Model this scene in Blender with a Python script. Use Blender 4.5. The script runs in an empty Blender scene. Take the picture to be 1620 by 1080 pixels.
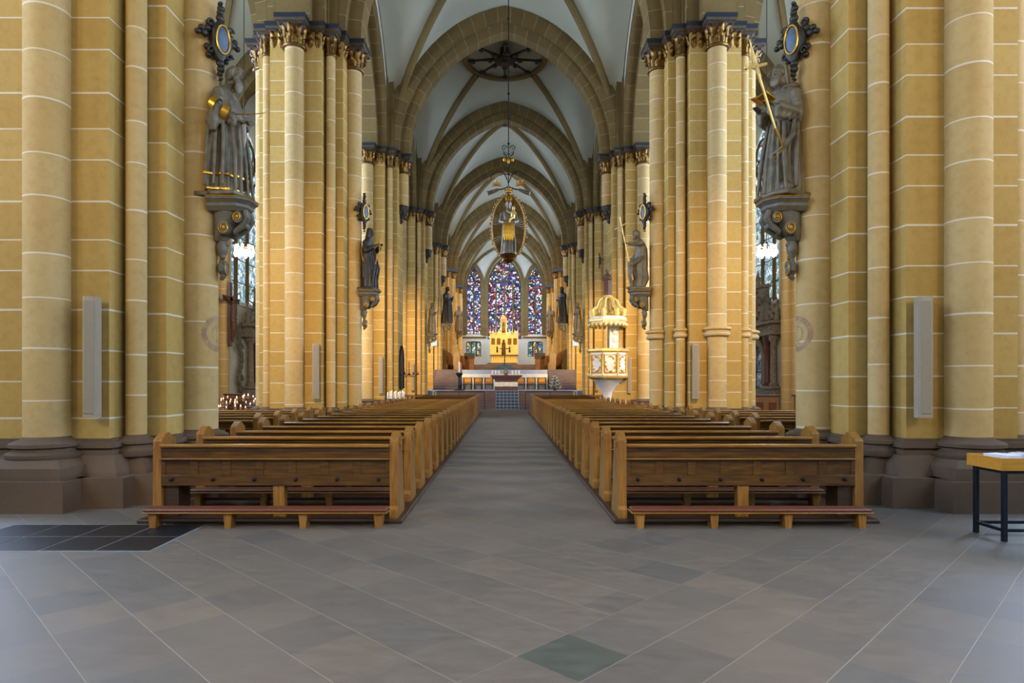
import bpy, math, random
from mathutils import Vector, Matrix, noise
random.seed(7)
PI = math.pi
scn = bpy.context.scene
COL = scn.collection
F, H, CX, HY, CAMX = 1010.0, 1.5, 797.5, 605.0, -.044     # focal length in px, eye height, vanishing point

def at(px, py, Y):
    return Vector((CAMX + (px - CX) * Y / F, Y, H + (HY - py) * Y / F))

# ------------------------------------------------------------------ mesh builder
class MB:
    def __init__(self):
        self.v = []; self.f = []; self.uv = []; self.M = Matrix.Identity(4); self.mi = []; self.cur = 0
    def add(self, vs, fs, uvs=None):
        n = len(self.v); M = self.M
        self.v += [tuple(M @ Vector(p)) for p in vs]
        flip = M.determinant() < 0
        for i, f in enumerate(fs):
            g = [a + n for a in f]
            u = uvs[i] if uvs else [(0, 0)] * len(f)
            if flip: g = g[::-1]; u = u[::-1]
            self.f.append(g); self.uv.append(u); self.mi.append(self.cur)
        return self
    def box(self, x0, x1, y0, y1, z0, z1):
        if x0 > x1: x0, x1 = x1, x0
        if y0 > y1: y0, y1 = y1, y0
        if z0 > z1: z0, z1 = z1, z0
        return self.add([(x0,y0,z0),(x1,y0,z0),(x1,y1,z0),(x0,y1,z0),(x0,y0,z1),(x1,y0,z1),(x1,y1,z1),(x0,y1,z1)],
                 [(0,3,2,1),(4,5,6,7),(0,1,5,4),(1,2,6,5),(2,3,7,6),(3,0,4,7)])
    def cbox(self, c, s):
        return self.box(c[0]-s[0]/2, c[0]+s[0]/2, c[1]-s[1]/2, c[1]+s[1]/2, c[2]-s[2]/2, c[2]+s[2]/2)
    def bbox(self, x0, x1, y0, y1, z0, z1, b=0.008):          # box with bevelled edges
        ring = lambda X0,X1,Y0,Y1,c: [(X0+c,Y0),(X1-c,Y0),(X1,Y0+c),(X1,Y1-c),(X1-c,Y1),(X0+c,Y1),(X0,Y1-c),(X0,Y0+c)]
        b = min(b, (x1-x0)*.4, (y1-y0)*.4, (z1-z0)*.4)
        R = [(ring(x0+b,x1-b,y0+b,y1-b,b*.3), z0), (ring(x0,x1,y0,y1,b), z0+b), (ring(x0,x1,y0,y1,b), z1-b), (ring(x0+b,x1-b,y0+b,y1-b,b*.3), z1)]
        vs = [(x,y,z) for r,z in R for x,y in r]
        fs = [tuple(range(7,-1,-1)), tuple(range(24,32))]
        for k in range(3):
            for i in range(8):
                j = (i+1) % 8
                fs.append((k*8+i, k*8+j, k*8+8+j, k*8+8+i))
        return self.add(vs, fs)
    def prism(self, pts, z0, z1, axis='z', taper=None):
        """polygon pts (ccw) extruded; axis z: (x,y); axis x: pts=(y,z); axis y: pts=(x,z)"""
        n = len(pts)
        def P(p, h):
            if axis == 'z': return (p[0], p[1], h)
            if axis == 'x': return (h, p[0], p[1])
            return (p[0], h, p[1])
        q = taper or pts
        vs = [P(p, z0) for p in pts] + [P(p, z1) for p in q]
        fs = [tuple(range(n-1,-1,-1)), tuple(range(n,2*n))] + [(i,(i+1)%n,n+(i+1)%n,n+i) for i in range(n)]
        if axis == 'y': fs = [f[::-1] for f in fs]
        return self.add(vs, fs)
    def rings(self, R, close=True, cap=True):
        n = len(R[0]); vs = [p for r in R for p in r]; fs = []
        for k in range(len(R)-1):
            for i in range(n if close else n-1):
                j = (i+1) % n
                fs.append((k*n+i, k*n+j, k*n+n+j, k*n+n+i))
        if cap:
            fs.append(tuple(range(n-1,-1,-1))); fs.append(tuple(range((len(R)-1)*n, len(R)*n)))
        return self.add(vs, fs)
    def lathe(self, prof, c=(0,0,0), n=24, a0=0, sx=1, sy=1):
        R = [[(c[0]+r*sx*math.cos(a0+2*PI*i/n), c[1]+r*sy*math.sin(a0+2*PI*i/n), c[2]+z) for i in range(n)] for r, z in prof]
        return self.rings(R)
    def tube(self, pts, rad, n=10, flat=1.0, cap=True):
        pts = [Vector(p) for p in pts]
        if not isinstance(rad, (list, tuple)): rad = [rad]*len(pts)
        R = []; up = None
        for i, p in enumerate(pts):
            t = (pts[min(i+1,len(pts)-1)] - pts[max(i-1,0)]).normalized()
            if up is None:
                up = Vector((0,0,1)) if abs(t.z) < .9 else Vector((1,0,0))
            s = t.cross(up)
            if s.length < 1e-5: s = t.cross(Vector((0,1,0)))
            s.normalize(); up = s.cross(t).normalized()
            R.append([tuple(p + s*rad[i]*math.cos(2*PI*k/n) + up*rad[i]*flat*math.sin(2*PI*k/n)) for k in range(n)])
        return self.rings(R, cap=cap)
    def ell(self, c, r, rot=None, n=14, m=9):
        if not isinstance(r, (list, tuple)): r = (r, r, r)
        vs = [(0,0,-1)]
        for j in range(1, m):
            ph = -PI/2 + PI*j/m
            vs += [(math.cos(ph)*math.cos(2*PI*i/n), math.cos(ph)*math.sin(2*PI*i/n), math.sin(ph)) for i in range(n)]
        vs.append((0,0,1)); fs = []
        for i in range(n):
            k = (i+1) % n
            fs.append((0, 1+k, 1+i)); fs.append((len(vs)-1, 1+(m-2)*n+i, 1+(m-2)*n+k))
            for j in range(m-2): fs.append((1+j*n+i, 1+j*n+k, 1+(j+1)*n+k, 1+(j+1)*n+i))
        S = Matrix.Diagonal((r[0], r[1], r[2], 1))
        T = Matrix.Translation(Vector(c)) @ (rot.to_4x4() if rot else Matrix.Identity(4)) @ S
        return self.add([tuple(T @ Vector(v)) for v in vs], fs)
    def spiral(self, c, r0, turns=1.6, w=.02, ax='y', start=0, sgn=1, d=1.0):
        """volute scroll in the plane normal to ax"""
        pts = []; rr = []
        N = int(turns*16)
        for i in range(N+1):
            t = i/N; a = start + sgn*t*turns*2*PI; r = r0*(1-t*.88)
            u, v = r*math.cos(a), r*math.sin(a)
            pts.append({'y':(c[0]+u, c[1], c[2]+v), 'x':(c[0], c[1]+u, c[2]+v), 'z':(c[0]+u, c[1]+v, c[2])}[ax]); rr.append(w*(1-.45*t))
        self.tube(pts, rr, 8, d)
        return self
    def build(self, name, mat, parent=None, smooth=40, mats=None):
        me = bpy.data.meshes.new(name)
        me.from_pydata(self.v, [], self.f)
        if any(any(p != (0,0) for p in u) for u in self.uv[:200]):
            uvl = me.uv_layers.new(name='UVMap'); k = 0
            for u in self.uv:
                for p in u:
                    uvl.data[k].uv = p; k += 1
        me.materials.append(mat)
        if mats:
            for m in mats: me.materials.append(m)
            me.polygons.foreach_set('material_index', self.mi)
        if smooth:
            me.shade_smooth()
            me.set_sharp_from_angle(angle=math.radians(smooth))
        me.update()
        o = bpy.data.objects.new(name, me)
        COL.objects.link(o)
        if parent: o.parent = parent
        return o

def tag(o, label=None, cat=None, group=None, kind=None):
    if label: o['label'] = label
    if cat: o['category'] = cat
    if group: o['group'] = group
    if kind: o['kind'] = kind
    return o
def empty(name, loc=(0,0,0), rz=0, label=None, cat=None, group=None, kind=None):
    o = bpy.data.objects.new(name, None); o.empty_display_size = .1
    COL.objects.link(o); o.location = loc; o.rotation_euler = (0,0,rz)
    return tag(o, label, cat, group, kind)
def struct(mb, name, mat, smooth=40, **k):
    return tag(mb.build(name, mat, None, smooth, **k), kind='structure')
KIDS = {}
def copy_tree(o, parent=None):
    c = o.copy(); COL.objects.link(c)
    if parent: c.parent = parent
    for ch in [x for x in o.children]:
        copy_tree(ch, c)
    return c
ORD = ['first','second','third','fourth','fifth','sixth','seventh','eighth','ninth','tenth','eleventh','twelfth','thirteenth','fourteenth','fifteenth','sixteenth','seventeenth','eighteenth','nineteenth','twentieth','twenty-first','twenty-second','twenty-third','twenty-fourth','twenty-fifth','twenty-sixth','twenty-seventh']

# ------------------------------------------------------------------ materials
def lin(c):
    if isinstance(c, str):
        c = [int(c[i:i+2], 16)/255 for i in (0,2,4)]
    return tuple((x/12.92 if x <= .04045 else ((x+.055)/1.055)**2.4) for x in c) + (1,)
class NT:
    def __init__(self, name):
        self.m = bpy.data.materials.new(name); self.m.use_nodes = True
        self.t = self.m.node_tree; self.b = self.t.nodes['Principled BSDF']
    def n(self, typ, **k):
        nd = self.t.nodes.new(typ)
        for a, v in k.items():
            if a == 'i':
                for s, x in v.items():
                    if isinstance(x, bpy.types.NodeSocket): self.t.links.new(x, nd.inputs[s])
                    else: nd.inputs[s].default_value = x
            else: setattr(nd, a, v)
        return nd
    def l(self, a, b): self.t.links.new(a, b)
    def math(self, op, a, b=0.0, c=None):
        i = {0: a, 1: b}
        if c is not None: i[2] = c
        return self.n('ShaderNodeMath', operation=op, i=i).outputs[0]
    def mix(self, f, a, b, mode='MIX'):
        nd = self.n('ShaderNodeMix', data_type='RGBA', blend_type=mode)
        for s, x in ((0, f), (6, a), (7, b)):
            if isinstance(x, bpy.types.NodeSocket): self.l(x, nd.inputs[s])
            else: nd.inputs[s].default_value = x
        return nd.outputs[2]
    def ramp(self, f, stops, interp='LINEAR'):
        nd = self.n('ShaderNodeValToRGB'); cr = nd.color_ramp; cr.interpolation = interp
        while len(cr.elements) < len(stops): cr.elements.new(1)
        for e, (p, c) in zip(cr.elements, stops): e.position = p; e.color = c
        self.l(f, nd.inputs[0]); return nd.outputs[0]
    def noise(self, scale, detail=4, vec=None, rough=.55):
        nd = self.n('ShaderNodeTexNoise', i={'Scale': scale, 'Detail': detail, 'Roughness': rough})
        if vec: self.l(vec, nd.inputs['Vector'])
        return nd.outputs[0]
    def bump(self, h, st, dist=.01):
        b = self.n('ShaderNodeBump', i={'Height': h, 'Strength': st, 'Distance': dist})
        self.l(b.outputs[0], self.b.inputs['Normal']); return b
    def set(self, **k):
        names = {'col':'Base Color','rough':'Roughness','metal':'Metallic','spec':'Specular IOR Level','coat':'Coat Weight','emc':'Emission Color','ems':'Emission Strength','trans':'Transmission Weight','alpha':'Alpha'}
        for a, v in k.items():
            s = self.b.inputs[names[a]]
            if isinstance(v, bpy.types.NodeSocket): self.l(v, s)
            else: s.default_value = v
        return self
def pos(t): return t.n('ShaderNodeTexCoord').outputs['Object']
def wpos(t): return t.n('ShaderNodeNewGeometry').outputs['Position']
def simple(name, col, rough=.6, metal=0, nscale=12, var=.25, bump=0, spec=.5):
    t = NT(name); c = lin(col); d = tuple(x*(1-var) for x in c[:3])+(1,); e = tuple(min(1,x*(1+var*.6)) for x in c[:3])+(1,)
    f = t.noise(nscale, 5, pos(t))
    t.set(col=t.ramp(f, [(.3,d),(.55,c),(.75,e)]), rough=rough, metal=metal, spec=spec)
    if bump: t.bump(t.noise(nscale*4, 5, pos(t)), bump)
    return t.m

def stone(name, c1, c2, mortar, course=.46, line=.022, uvmode=False, rough=.85, joints=True):
    t = NT(name)
    if uvmode:
        z = t.n('ShaderNodeSeparateXYZ', i={0: t.n('ShaderNodeTexCoord').outputs['UV']}).outputs[0]
    else:
        rnd = t.n('ShaderNodeObjectInfo').outputs['Random']
        z = t.n('ShaderNodeSeparateXYZ', i={0: wpos(t)}).outputs[2]
        z = t.math('ADD', z, t.math('MULTIPLY', rnd, 5.0))
        z = t.math('ADD', z, t.math('MULTIPLY', t.math('SINE', t.math('MULTIPLY', z, 4.3)), .05))
    q = t.math('DIVIDE', z, course)
    fr = t.math('FRACT', q); fl = t.math('FLOOR', q)
    wn = t.n('ShaderNodeTexWhiteNoise', noise_dimensions='1D', i={'W': fl}).outputs[0]
    p = wpos(t)
    n1 = t.noise(1.3, 5, p); n2 = t.noise(9, 6, p, .65)
    base = t.mix(t.math('ADD', t.math('MULTIPLY', wn, .55), t.math('MULTIPLY', n1, .45)), c1, c2)
    spk = t.ramp(n2, [(.3,(.88,.87,.84,1)),(.55,(1,1,1,1)),(.8,(1.0,.98,.94,1))])
    base = t.mix(1.0, base, spk, 'MULTIPLY')
    if joints:
        w = line/course
        dd = t.math('MINIMUM', fr, t.math('SUBTRACT', 1.0, fr))
        jt = t.ramp(t.math('DIVIDE', dd, w), [(.25,(1,1,1,1)),(.6,(0,0,0,1))])
        base = t.mix(t.math('MULTIPLY', jt, .72), base, mortar)
    t.set(col=base, rough=rough, spec=.3)
    t.bump(n2, .18, .01)
    return t.m

M = {}
M['stone'] = stone('pier_sandstone', lin('c6a45c'), lin('b08a42'), lin('e8e0ca'))
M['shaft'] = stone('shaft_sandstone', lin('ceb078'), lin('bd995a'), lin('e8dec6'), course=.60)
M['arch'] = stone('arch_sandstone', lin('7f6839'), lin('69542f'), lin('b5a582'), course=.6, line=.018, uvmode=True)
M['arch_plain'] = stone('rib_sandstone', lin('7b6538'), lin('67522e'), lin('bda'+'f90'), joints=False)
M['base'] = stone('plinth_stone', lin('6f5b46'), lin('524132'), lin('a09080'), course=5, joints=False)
M['plaster'] = simple('vault_plaster', 'b0ad94', .9, 0, .5, .08)
M['wallplaster'] = simple('wall_plaster', 'd8d2bc', .9, 0, .6, .1)

def wood(name, c1, c2, rough=.35, sc=1.0, vert=False):
    t = NT(name)
    mp = t.n('ShaderNodeMapping', i={'Vector': pos(t), 'Scale': (14*sc, 14*sc, 1.2*sc) if vert else (1.2*sc, 14*sc, 14*sc)})
    n1 = t.noise(2.5, 6, mp.outputs[0], .6)
    n2 = t.noise(1.2, 3, pos(t))
    f = t.math('ADD', t.math('MULTIPLY', n1, .7), t.math('MULTIPLY', n2, .3))
    t.set(col=t.ramp(f, [(.35,lin(c1)),(.65,lin(c2))]), rough=rough, spec=.5)
    t.bump(n1, .08, .005)
    return t.m
M['wood'] = wood('oak_pew', '3a240b', '684619', .25)
M['wood_rail'] = wood('oak_rail_highlight', '74491a', 'a87834', .25)  # lighter oak; paints the highlights of the pew top rails into the wood
M['wood_v'] = wood('oak_pew_end', '74491a', 'a87834', .33, 1.0, True)
M['wood_dark'] = wood('dark_oak', '2c1b0d', '48301a', .5)
M['wood_mid'] = wood('walnut_panel', '6b3f1c', '8f5a2a', .45)
M['beech'] = wood('beech_tray', 'c07f22', 'dc9c35', .4)
M['pad'] = simple('red_brown_pad', '6e3d22', .55, 0, 30, .15)
M['gold'] = simple('gilding', 'e0a83a', .32, .85, 14, .3, .1)
M['gold_pale'] = simple('pale_gilding', 'f0cf7c', .4, .55, 14, .2, .1)
M['navy'] = simple('navy_paint', '141c22', .5, 0, 10, .3)
M['bronze'] = simple('grey_bronze', '70654e', .5, .15, 7, .5, .3)
M['bronze_dark'] = simple('dark_bronze', '3b362e', .45, .4, 9, .35, .15)
M['greystone'] = simple('grey_painted_stone', '6c6452', .6, 0, 9, .3, .15)
M['silver'] = simple('silver', '8a8172', .45, .5, 14, .3, .1)
M['iron'] = simple('black_iron', '17181b', .5, .5, 20, .3)
M['steel'] = simple('dark_steel', '20282f', .45, .6, 20, .2)
M['slab'] = simple('black_slab', '1a1b1e', .4, 0, 6, .3)
M['speaker'] = simple('speaker_grey', 'a5957a', .6, 0, 40, .08)
M['white'] = simple('white_paint', 'e8e4da', .6, 0, 20, .06)
M['marble'] = simple('white_marble', 'e4e0d8', .35, 0, 5, .12)
M['redmarble'] = simple('red_marble', '5d3833', .35, 0, 5, .3)
M['altarstone'] = simple('dark_carved_stone', '857a6a', .65, 0, 7, .4, .2)
M['redpaint'] = simple('red_paint', '8c3f35', .5, 0, 12, .3)
M['bluepaint'] = simple('blue_grey_paint', '55687a', .5, 0, 12, .3)
M['skin'] = simple('painted_skin', 'b98f70', .5, 0, 20, .15)
M['corpus'] = simple('carved_brown', '54331f', .5, 0, 14, .3)
M['paper'] = simple('paper', 'e6e6ea', .7, 0, 30, .05)
M['green'] = simple('leaf_green', '2e4a2a', .6, 0, 20, .4)
M['flower'] = simple('white_petal', 'e9ebe6', .6, 0, 20, .1)
M['steps'] = simple('purple_brown_step', '5f4d4e', .5, 0, 3, .25)
M['nosing'] = simple('step_nosing', '9aa2b0', .5, 0, 6, .1)
M['blue_tile'] = simple('blue_runner', '0e3f60', .4, 0, 3, .4)
M['signblue'] = simple('pale_blue_panel', '8ba6bf', .5, 0, 6, .05)
M['wax'] = simple('wax', 'f0ece0', .5, 0, 20, .04)
M['redglass'] = simple('red_glass', 'b08070', .3, 0, 20, .2)

def glow(name, col, s):
    t = NT(name); t.set(col=lin(col), emc=lin(col), ems=s); return t.m
M['flame'] = glow('flame', 'ffc890', 9)
M['bulb'] = glow('lamp_glass', 'fff0dc', 22)

def leaded(name, palette, scale, strength, coords, seed=0, lead=.035, diamond=False):
    """backlit leaded glass: a mosaic of coloured pieces between dark cames"""
    t = NT(name); p = wpos(t)
    mp = t.n('ShaderNodeMapping', i={'Vector': p, 'Location': (seed, seed*.7, 0)}).outputs[0]
    v = t.n('ShaderNodeTexVoronoi', feature='F1', i={'Vector': mp, 'Scale': scale})
    e = t.n('ShaderNodeTexVoronoi', feature='DISTANCE_TO_EDGE', i={'Vector': mp, 'Scale': scale})
    wn = t.n('ShaderNodeTexWhiteNoise', noise_dimensions='3D', i={'Vector': v.outputs['Color']}).outputs[0]
    N = len(palette)
    c = t.ramp(wn, [(i/N, lin(x)) for i, x in enumerate(palette)], 'CONSTANT')
    big = t.noise(scale*.25, 2, mp)
    c = t.mix(t.ramp(big, [(.45,(.0,.0,.0,1)),(.75,(.25,.25,.25,1))]), c, lin(palette[0]))
    ed = t.ramp(e.outputs['Distance'], [(lead,(0,0,0,1)),(lead*1.6,(1,1,1,1))])
    c2 = t.mix(1.0, c, ed, 'MULTIPLY')
    t.set(col=(.02,.02,.02,1), emc=c2, ems=strength, rough=.3)
    return t.m
M['glass_east'] = leaded('stained_glass_east', ['101830','2c50c8','ffffff','a8202c','1c2c80','f4f4ff','503060','d85060','2a80b0','f5e0b0','0c1030','e8eeff','781828','5078d8','182450','ffd8d0','205060','c8d8f0'], 5.2, 1.45, 'xz', 3, .06)
M['glass_low'] = leaded('stained_glass_low', ['1fa0a0','2060b0','f0f0c0','207050','40b0d0','e0d060','103050','c04040'], 5, 1.3, 'xz', 5, .04)
M['glass_bright'] = leaded('boosted_leaded_glass', ['b8d4ff','acccfa','c4dcff','a4c0f0','d0e0ff'], 4.2, 27.0, 'yz', 1, .03)  # glow raised above the visible aisle pane's, so unseen windows light the room
M['glass_dim'] = leaded('half_boosted_leaded_glass', ['b8d4ff','acccfa','c4dcff','a4c0f0','d0e0ff'], 4.2, 19, 'yz', 1, .03)  # same glass, raised glow kept weaker to balance the room light
M['glass_side'] = leaded('leaded_glass_aisle', ['c8e0f0','8fb4c0','e8f4ff','6f9aa0','ffffff','8aa6c8','50786c','d8ecf8','a0c8c0'], 5.2, 1.15, 'yz', 1, .03)
M['glass_west_fill'] = leaded('leaded_glass_west_fill', ['fff4e0','fff0d8','fffaf0','ffe8c8'], 3, .6, 'xz', 1, .02)

# floor: square flags laid diagonally, continuous joints one way left of the axis, the other way right of it
def floor_mat():
    t = NT('stone_flag_floor'); p = wpos(t)
    s = t.n('ShaderNodeSeparateXYZ', i={0: p}); x, y = s.outputs[0], s.outputs[1]
    A = t.math('ADD', x, y); B = t.math('SUBTRACT', y, x)
    side = t.math('LESS_THAN', t.math('SUBTRACT', y, x), 3.478)
    u = t.math('ADD', t.math('MULTIPLY', A, t.math('SUBTRACT', 1.0, side)), t.math('MULTIPLY', B, side))
    v = t.math('ADD', t.math('MULTIPLY', B, t.math('SUBTRACT', 1.0, side)), t.math('MULTIPLY', A, side))
    # rows along constant u
    uo = t.math('ADD', t.math('MULTIPLY', side, .052), t.math('SUBTRACT', u, 3.53))
    row = t.math('DIVIDE', uo, .618)
    ri = t.math('FLOOR', row); isr = t.math('MULTIPLY', side, t.math('COMPARE', ri, -1.0, .5)); rf = t.math('FRACT', row)
    off = t.n('ShaderNodeTexWhiteNoise', noise_dimensions='1D', i={'W': t.math('ADD', ri, t.math('MULTIPLY', side, 37.3))}).outputs[0]
    col = t.math('ADD', t.math('DIVIDE', t.math('SUBTRACT', v, 3.53), .62), t.math('MULTIPLY', off, t.math('SUBTRACT', .6, t.math('MULTIPLY', isr, .6))))
    ci = t.math('FLOOR', col); cf = t.math('FRACT', col)
    def edge(fr, w): return t.math('DIVIDE', t.math('MINIMUM', fr, t.math('SUBTRACT', 1.0, fr)), w)
    n3 = t.noise(3.5, 4, p)
    j1 = t.ramp(edge(rf, .0085), [(.5,(1,1,1,1)),(1,(0,0,0,1))])
    j2 = t.ramp(edge(cf, .006), [(.5,(1,1,1,1)),(1,(0,0,0,1))])
    cid = t.n('ShaderNodeCombineXYZ', i={0: ri, 1: ci, 2: side}).outputs[0]
    wn = t.n('ShaderNodeTexWhiteNoise', noise_dimensions='3D', i={'Vector': cid})
    base = t.ramp(wn.outputs[0], [(0,lin('6c6967')),(.3,lin('77716c')),(.6,lin('7b736c')),(.85,lin('706d6b')),(1,lin('847a70'))])
    base = t.mix(t.math('MULTIPLY', isr, t.math('COMPARE', ci, 0.0, .5)), base, lin('5a605c'))
    mp = t.n('ShaderNodeMapping', i={'Vector': p, 'Rotation': (0,0,.4), 'Scale': (1,2.6,1)}).outputs[0]
    n1 = t.noise(5, 8, mp, .7); n2 = t.noise(60, 5, p, .7)
    base = t.mix(1.0, base, t.ramp(n1, [(.25,(.72,.72,.73,1)),(.6,(1.05,1.04,1.02,1)),(.85,(1.2,1.18,1.15,1))]), 'MULTIPLY')
    spots = t.ramp(t.noise(14, 3, p), [(.74,(0,0,0,1)),(.8,(.5,.5,.5,1))])
    base = t.mix(spots, base, lin('9a968e'))
    base = t.mix(t.math('MULTIPLY', j1, t.math('ADD', .15, t.math('MULTIPLY', n3, .9))), base, lin('aaa498'))
    base = t.mix(t.math('MULTIPLY', j2, .45), base, lin('84807a'))
    base = t.mix(1.0, base, (.90,.87,.77,1), 'MULTIPLY')
    t.set(col=base, rough=t.ramp(n1, [(.3,(.42,.42,.42,1)),(.7,(.6,.6,.6,1))]), spec=.45)
    hh = t.math('SUBTRACT', t.math('ADD', t.math('MULTIPLY', n1, .5), t.math('MULTIPLY', n2, .12)), t.math('MULTIPLY', j1, .5))
    t.bump(hh, .35, .006)
    return t.m
M['floor'] = floor_mat()

M['medal'] = simple('faded_red_paint', 'ae8c64', .85, 0, 9, .3)
M['medal2'] = simple('faded_pale_paint', 'ba9c6c', .85, 0, 9, .2)
M['speaker_mesh'] = simple('speaker_mesh', '998a70', .7, 0, 80, .1)
M['lampglass'] = glow('frosted_lamp_glass', 'ffd0b0', 1.4)
M['silver_gilt'] = simple('silver_gilt', 'c9a66a', .35, .8, 18, .4, .1)
M['slabjoint'] = simple('slab_joint', '7c8286', .6, 0, 9, .15)
M['tread'] = simple('step_tread', '73686d', .5, 0, 5, .15)
M['ray'] = simple('ray_gilding', '8f7138', .5, .3, 11, .3)
M['capbrown'] = simple('capital_ground', '4a3a28', .6, 0, 11, .4)
# ------------------------------------------------------------------ the building
PX = 5.7; PY = [0.0, 9.18, 18.5, 27.6, 36.7, 45.7, 55.2, 64.3]; EAST = 73.5; WALLX = 12.6
ZN, ZC, ZS = 10.5, 11.0, 11.25          # shaft neck, underside of abacus, springing

def plan(w, e, c, ea=None):              # stepped cross plan, local a = towards nave, b = towards camera (y down)
    ea = e if ea is None else ea
    return [(w,-e),(w,-c),(c,-c),(c,-w),(e,-w),(e,w),(c,w),(c,c),(w,c),(w,e),(-w,e),(-w,c),(-c,c),(-c,w),(-ea,w),(-ea,-w),(-c,-w),(-c,-c),(-w,-c),(-w,-e)]
def arc(a, h, n=16, z0=ZS):
    """pointed arch, from (-a,z0) over (0,z0+h) to (a,z0)"""
    c = (h*h - a*a)/(2*a); R = a + c
    t1 = math.asin(min(1, h/R)); pts = []
    for i in range(n+1):
        t = t1*i/n
        pts.append((-(R*math.cos(t) - c), z0 + R*math.sin(t)))
    pts[-1] = (0, z0+h)
    return pts + [(-x, z) for x, z in pts[-2::-1]]
def archband(mb, a0, h0, a1, h1, lo, hi, axis, c=0, n=16, z0=ZS):
    """solid arch ring between two pointed curves; axis = depth axis ('y' -> arch in xz plane)"""
    A = arc(a0, h0, n, z0); B = arc(a1, h1, n, z0)
    L = [0]
    for i in range(1, len(A)): L.append(L[-1] + math.dist(B[i-1], B[i]))
    def P(p, d): return (c+p[0], d, p[1]) if axis == 'y' else (d, c+p[0], p[1])
    vs = []
    for i in range(len(A)): vs += [P(A[i], lo), P(A[i], hi), P(B[i], hi), P(B[i], lo)]
    fs = []; uv = []
    for i in range(len(A)-1):
        for k in range(4):
            k2 = (k+1) % 4
            f = (i*4+k, i*4+k2, i*4+4+k2, i*4+4+k)
            if axis == 'y': f = f[::-1]; uv.append([(L[i+1], k*.7), (L[i+1], k2*.7), (L[i], k2*.7), (L[i], k*.7)])
            else: uv.append([(L[i], k*.7), (L[i], k2*.7), (L[i+1], k2*.7), (L[i+1], k*.7)])
            fs.append(f)
    mb.add(vs, fs, uv)

# floor
m = MB(); m.box(-14, 14, -8, 36.3, -.3, 0)
struct(m, 'floor', M['floor'], 0)

# capital leaves ----------------------------------------------------
def leaf(mb, p, out, w, h, d):
    """curling acanthus leaf: p base point, out = outward unit (x,y)"""
    ox, oy = out; sx, sy = -oy, ox
    prof = [(0,0,.7),(.12,.35,1.0),(.2,.65,.95),(.5,.9,.8),(.95,1.0,.55),(1.1,.86,.25)]
    R = []
    for (o, z, ww) in prof:
        row = []
        for s, dp in ((-1,-.12),(-.5,.03),(0,.10),(.5,.03),(1,-.12)):
            row.append((p[0]+ox*(o+dp)*d+sx*s*w*ww/2, p[1]+oy*(o+dp)*d+sy*s*w*ww/2, p[2]+z*h))
        R.append(row)
    back = [[(q[0]-ox*.02, q[1]-oy*.02, q[2]-.01) for q in r] for r in R]
    n = 5; vs = [q for r in R for q in r] + [q for r in back for q in r]; K = len(R)*n; fs = []
    for k in range(len(R)-1):
        for i in range(n-1):
            fs.append((k*n+i, k*n+i+1, k*n+n+i+1, k*n+n+i)); fs.append((K+k*n+i, K+k*n+n+i, K+k*n+n+i+1, K+k*n+i+1))
    mb.add(vs, fs)
def bell(parent, cx, cy, r, z0=ZN, z1=ZC, corbel=False):
    b = MB(); hh = z1-z0
    b.lathe([(r*1.02,z0-.04),(r*1.22,z0-.02),(r*1.24,z0+.03),(r*1.04,z0+.06),(r*1.05,z0+hh*.4),(r*1.3,z0+hh*.8),(r*1.62,z1-.01),(r*1.62,z1)], (cx,cy,0), 20)
    return b.build('capital_bell', M['capbrown'], parent)
def foliage(parent, shafts, polys, z0=ZN, z1=ZC):
    g = MB(); hh = z1-z0
    for cx, cy, r in shafts:
        n = 10 if r > .2 else 6
        for t, (zz, lh, ph) in enumerate(((z0+.05, hh*.52, 0), (z0+hh*.42, hh*.54, .5))):
            for i in range(n):
                a = 2*PI*(i+ph)/n; rr = r*(1.05 + .28*t)
                leaf(g, (cx+rr*math.cos(a), cy+rr*math.sin(a), zz), (math.cos(a), math.sin(a)), 2*PI*r/n*1.0, lh, r*.5)
        g.lathe([(r*1.26,z0-.03),(r*1.32,z0),(r*1.26,z0+.03)], (cx,cy,0), 20)
    for poly in polys:
        for i in range(len(poly)):
            p, q = Vector(poly[i]), Vector(poly[(i+1) % len(poly)])
            L = (q-p).length
            if L < .2: continue
            o = ((q-p).y/L, -(q-p).x/L); k = max(1, round(L/.2))
            for j in range(k):
                c = p + (q-p)*((j+.5)/k)
                leaf(g, (c.x, c.y, z0+.08), o, .17, hh*.48, .12); leaf(g, (c.x+o[0]*.03, c.y+o[1]*.03, z0+hh*.42), o, .15, hh*.5, .14)
    return g.build('gilded_foliage', M['gold_cap'], parent)
M['gold_cap'] = simple('capital_gilding', '7d5a26', .32, .8, 9, .7, .3)

def square(cx, cy, s): return [(cx+s,cy-s),(cx+s,cy+s),(cx-s,cy+s),(cx-s,cy-s)]
def abacus_mesh(parts):
    """parts: list of polygons, each layered"""
    a, g, d = MB(), MB(), MB()
    for P, c in parts:
        def off(k):    # scale about the centre by absolute offset
            out = []
            for x, y in P:
                dx, dy = x-c[0], y-c[1]
                out.append((c[0]+dx+math.copysign(k, dx), c[1]+dy+math.copysign(k, dy)))
            return out
        d.prism(off(.02), ZC, ZC+.05, taper=off(.07)); d.prism(off(.07), ZC+.07, ZC+.13, taper=off(.11)); a.prism(off(.11), ZC+.13, ZS-.0, taper=off(.12))
        g.prism(off(.08), ZC+.05, ZC+.07); 
    return a, g, d

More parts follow.
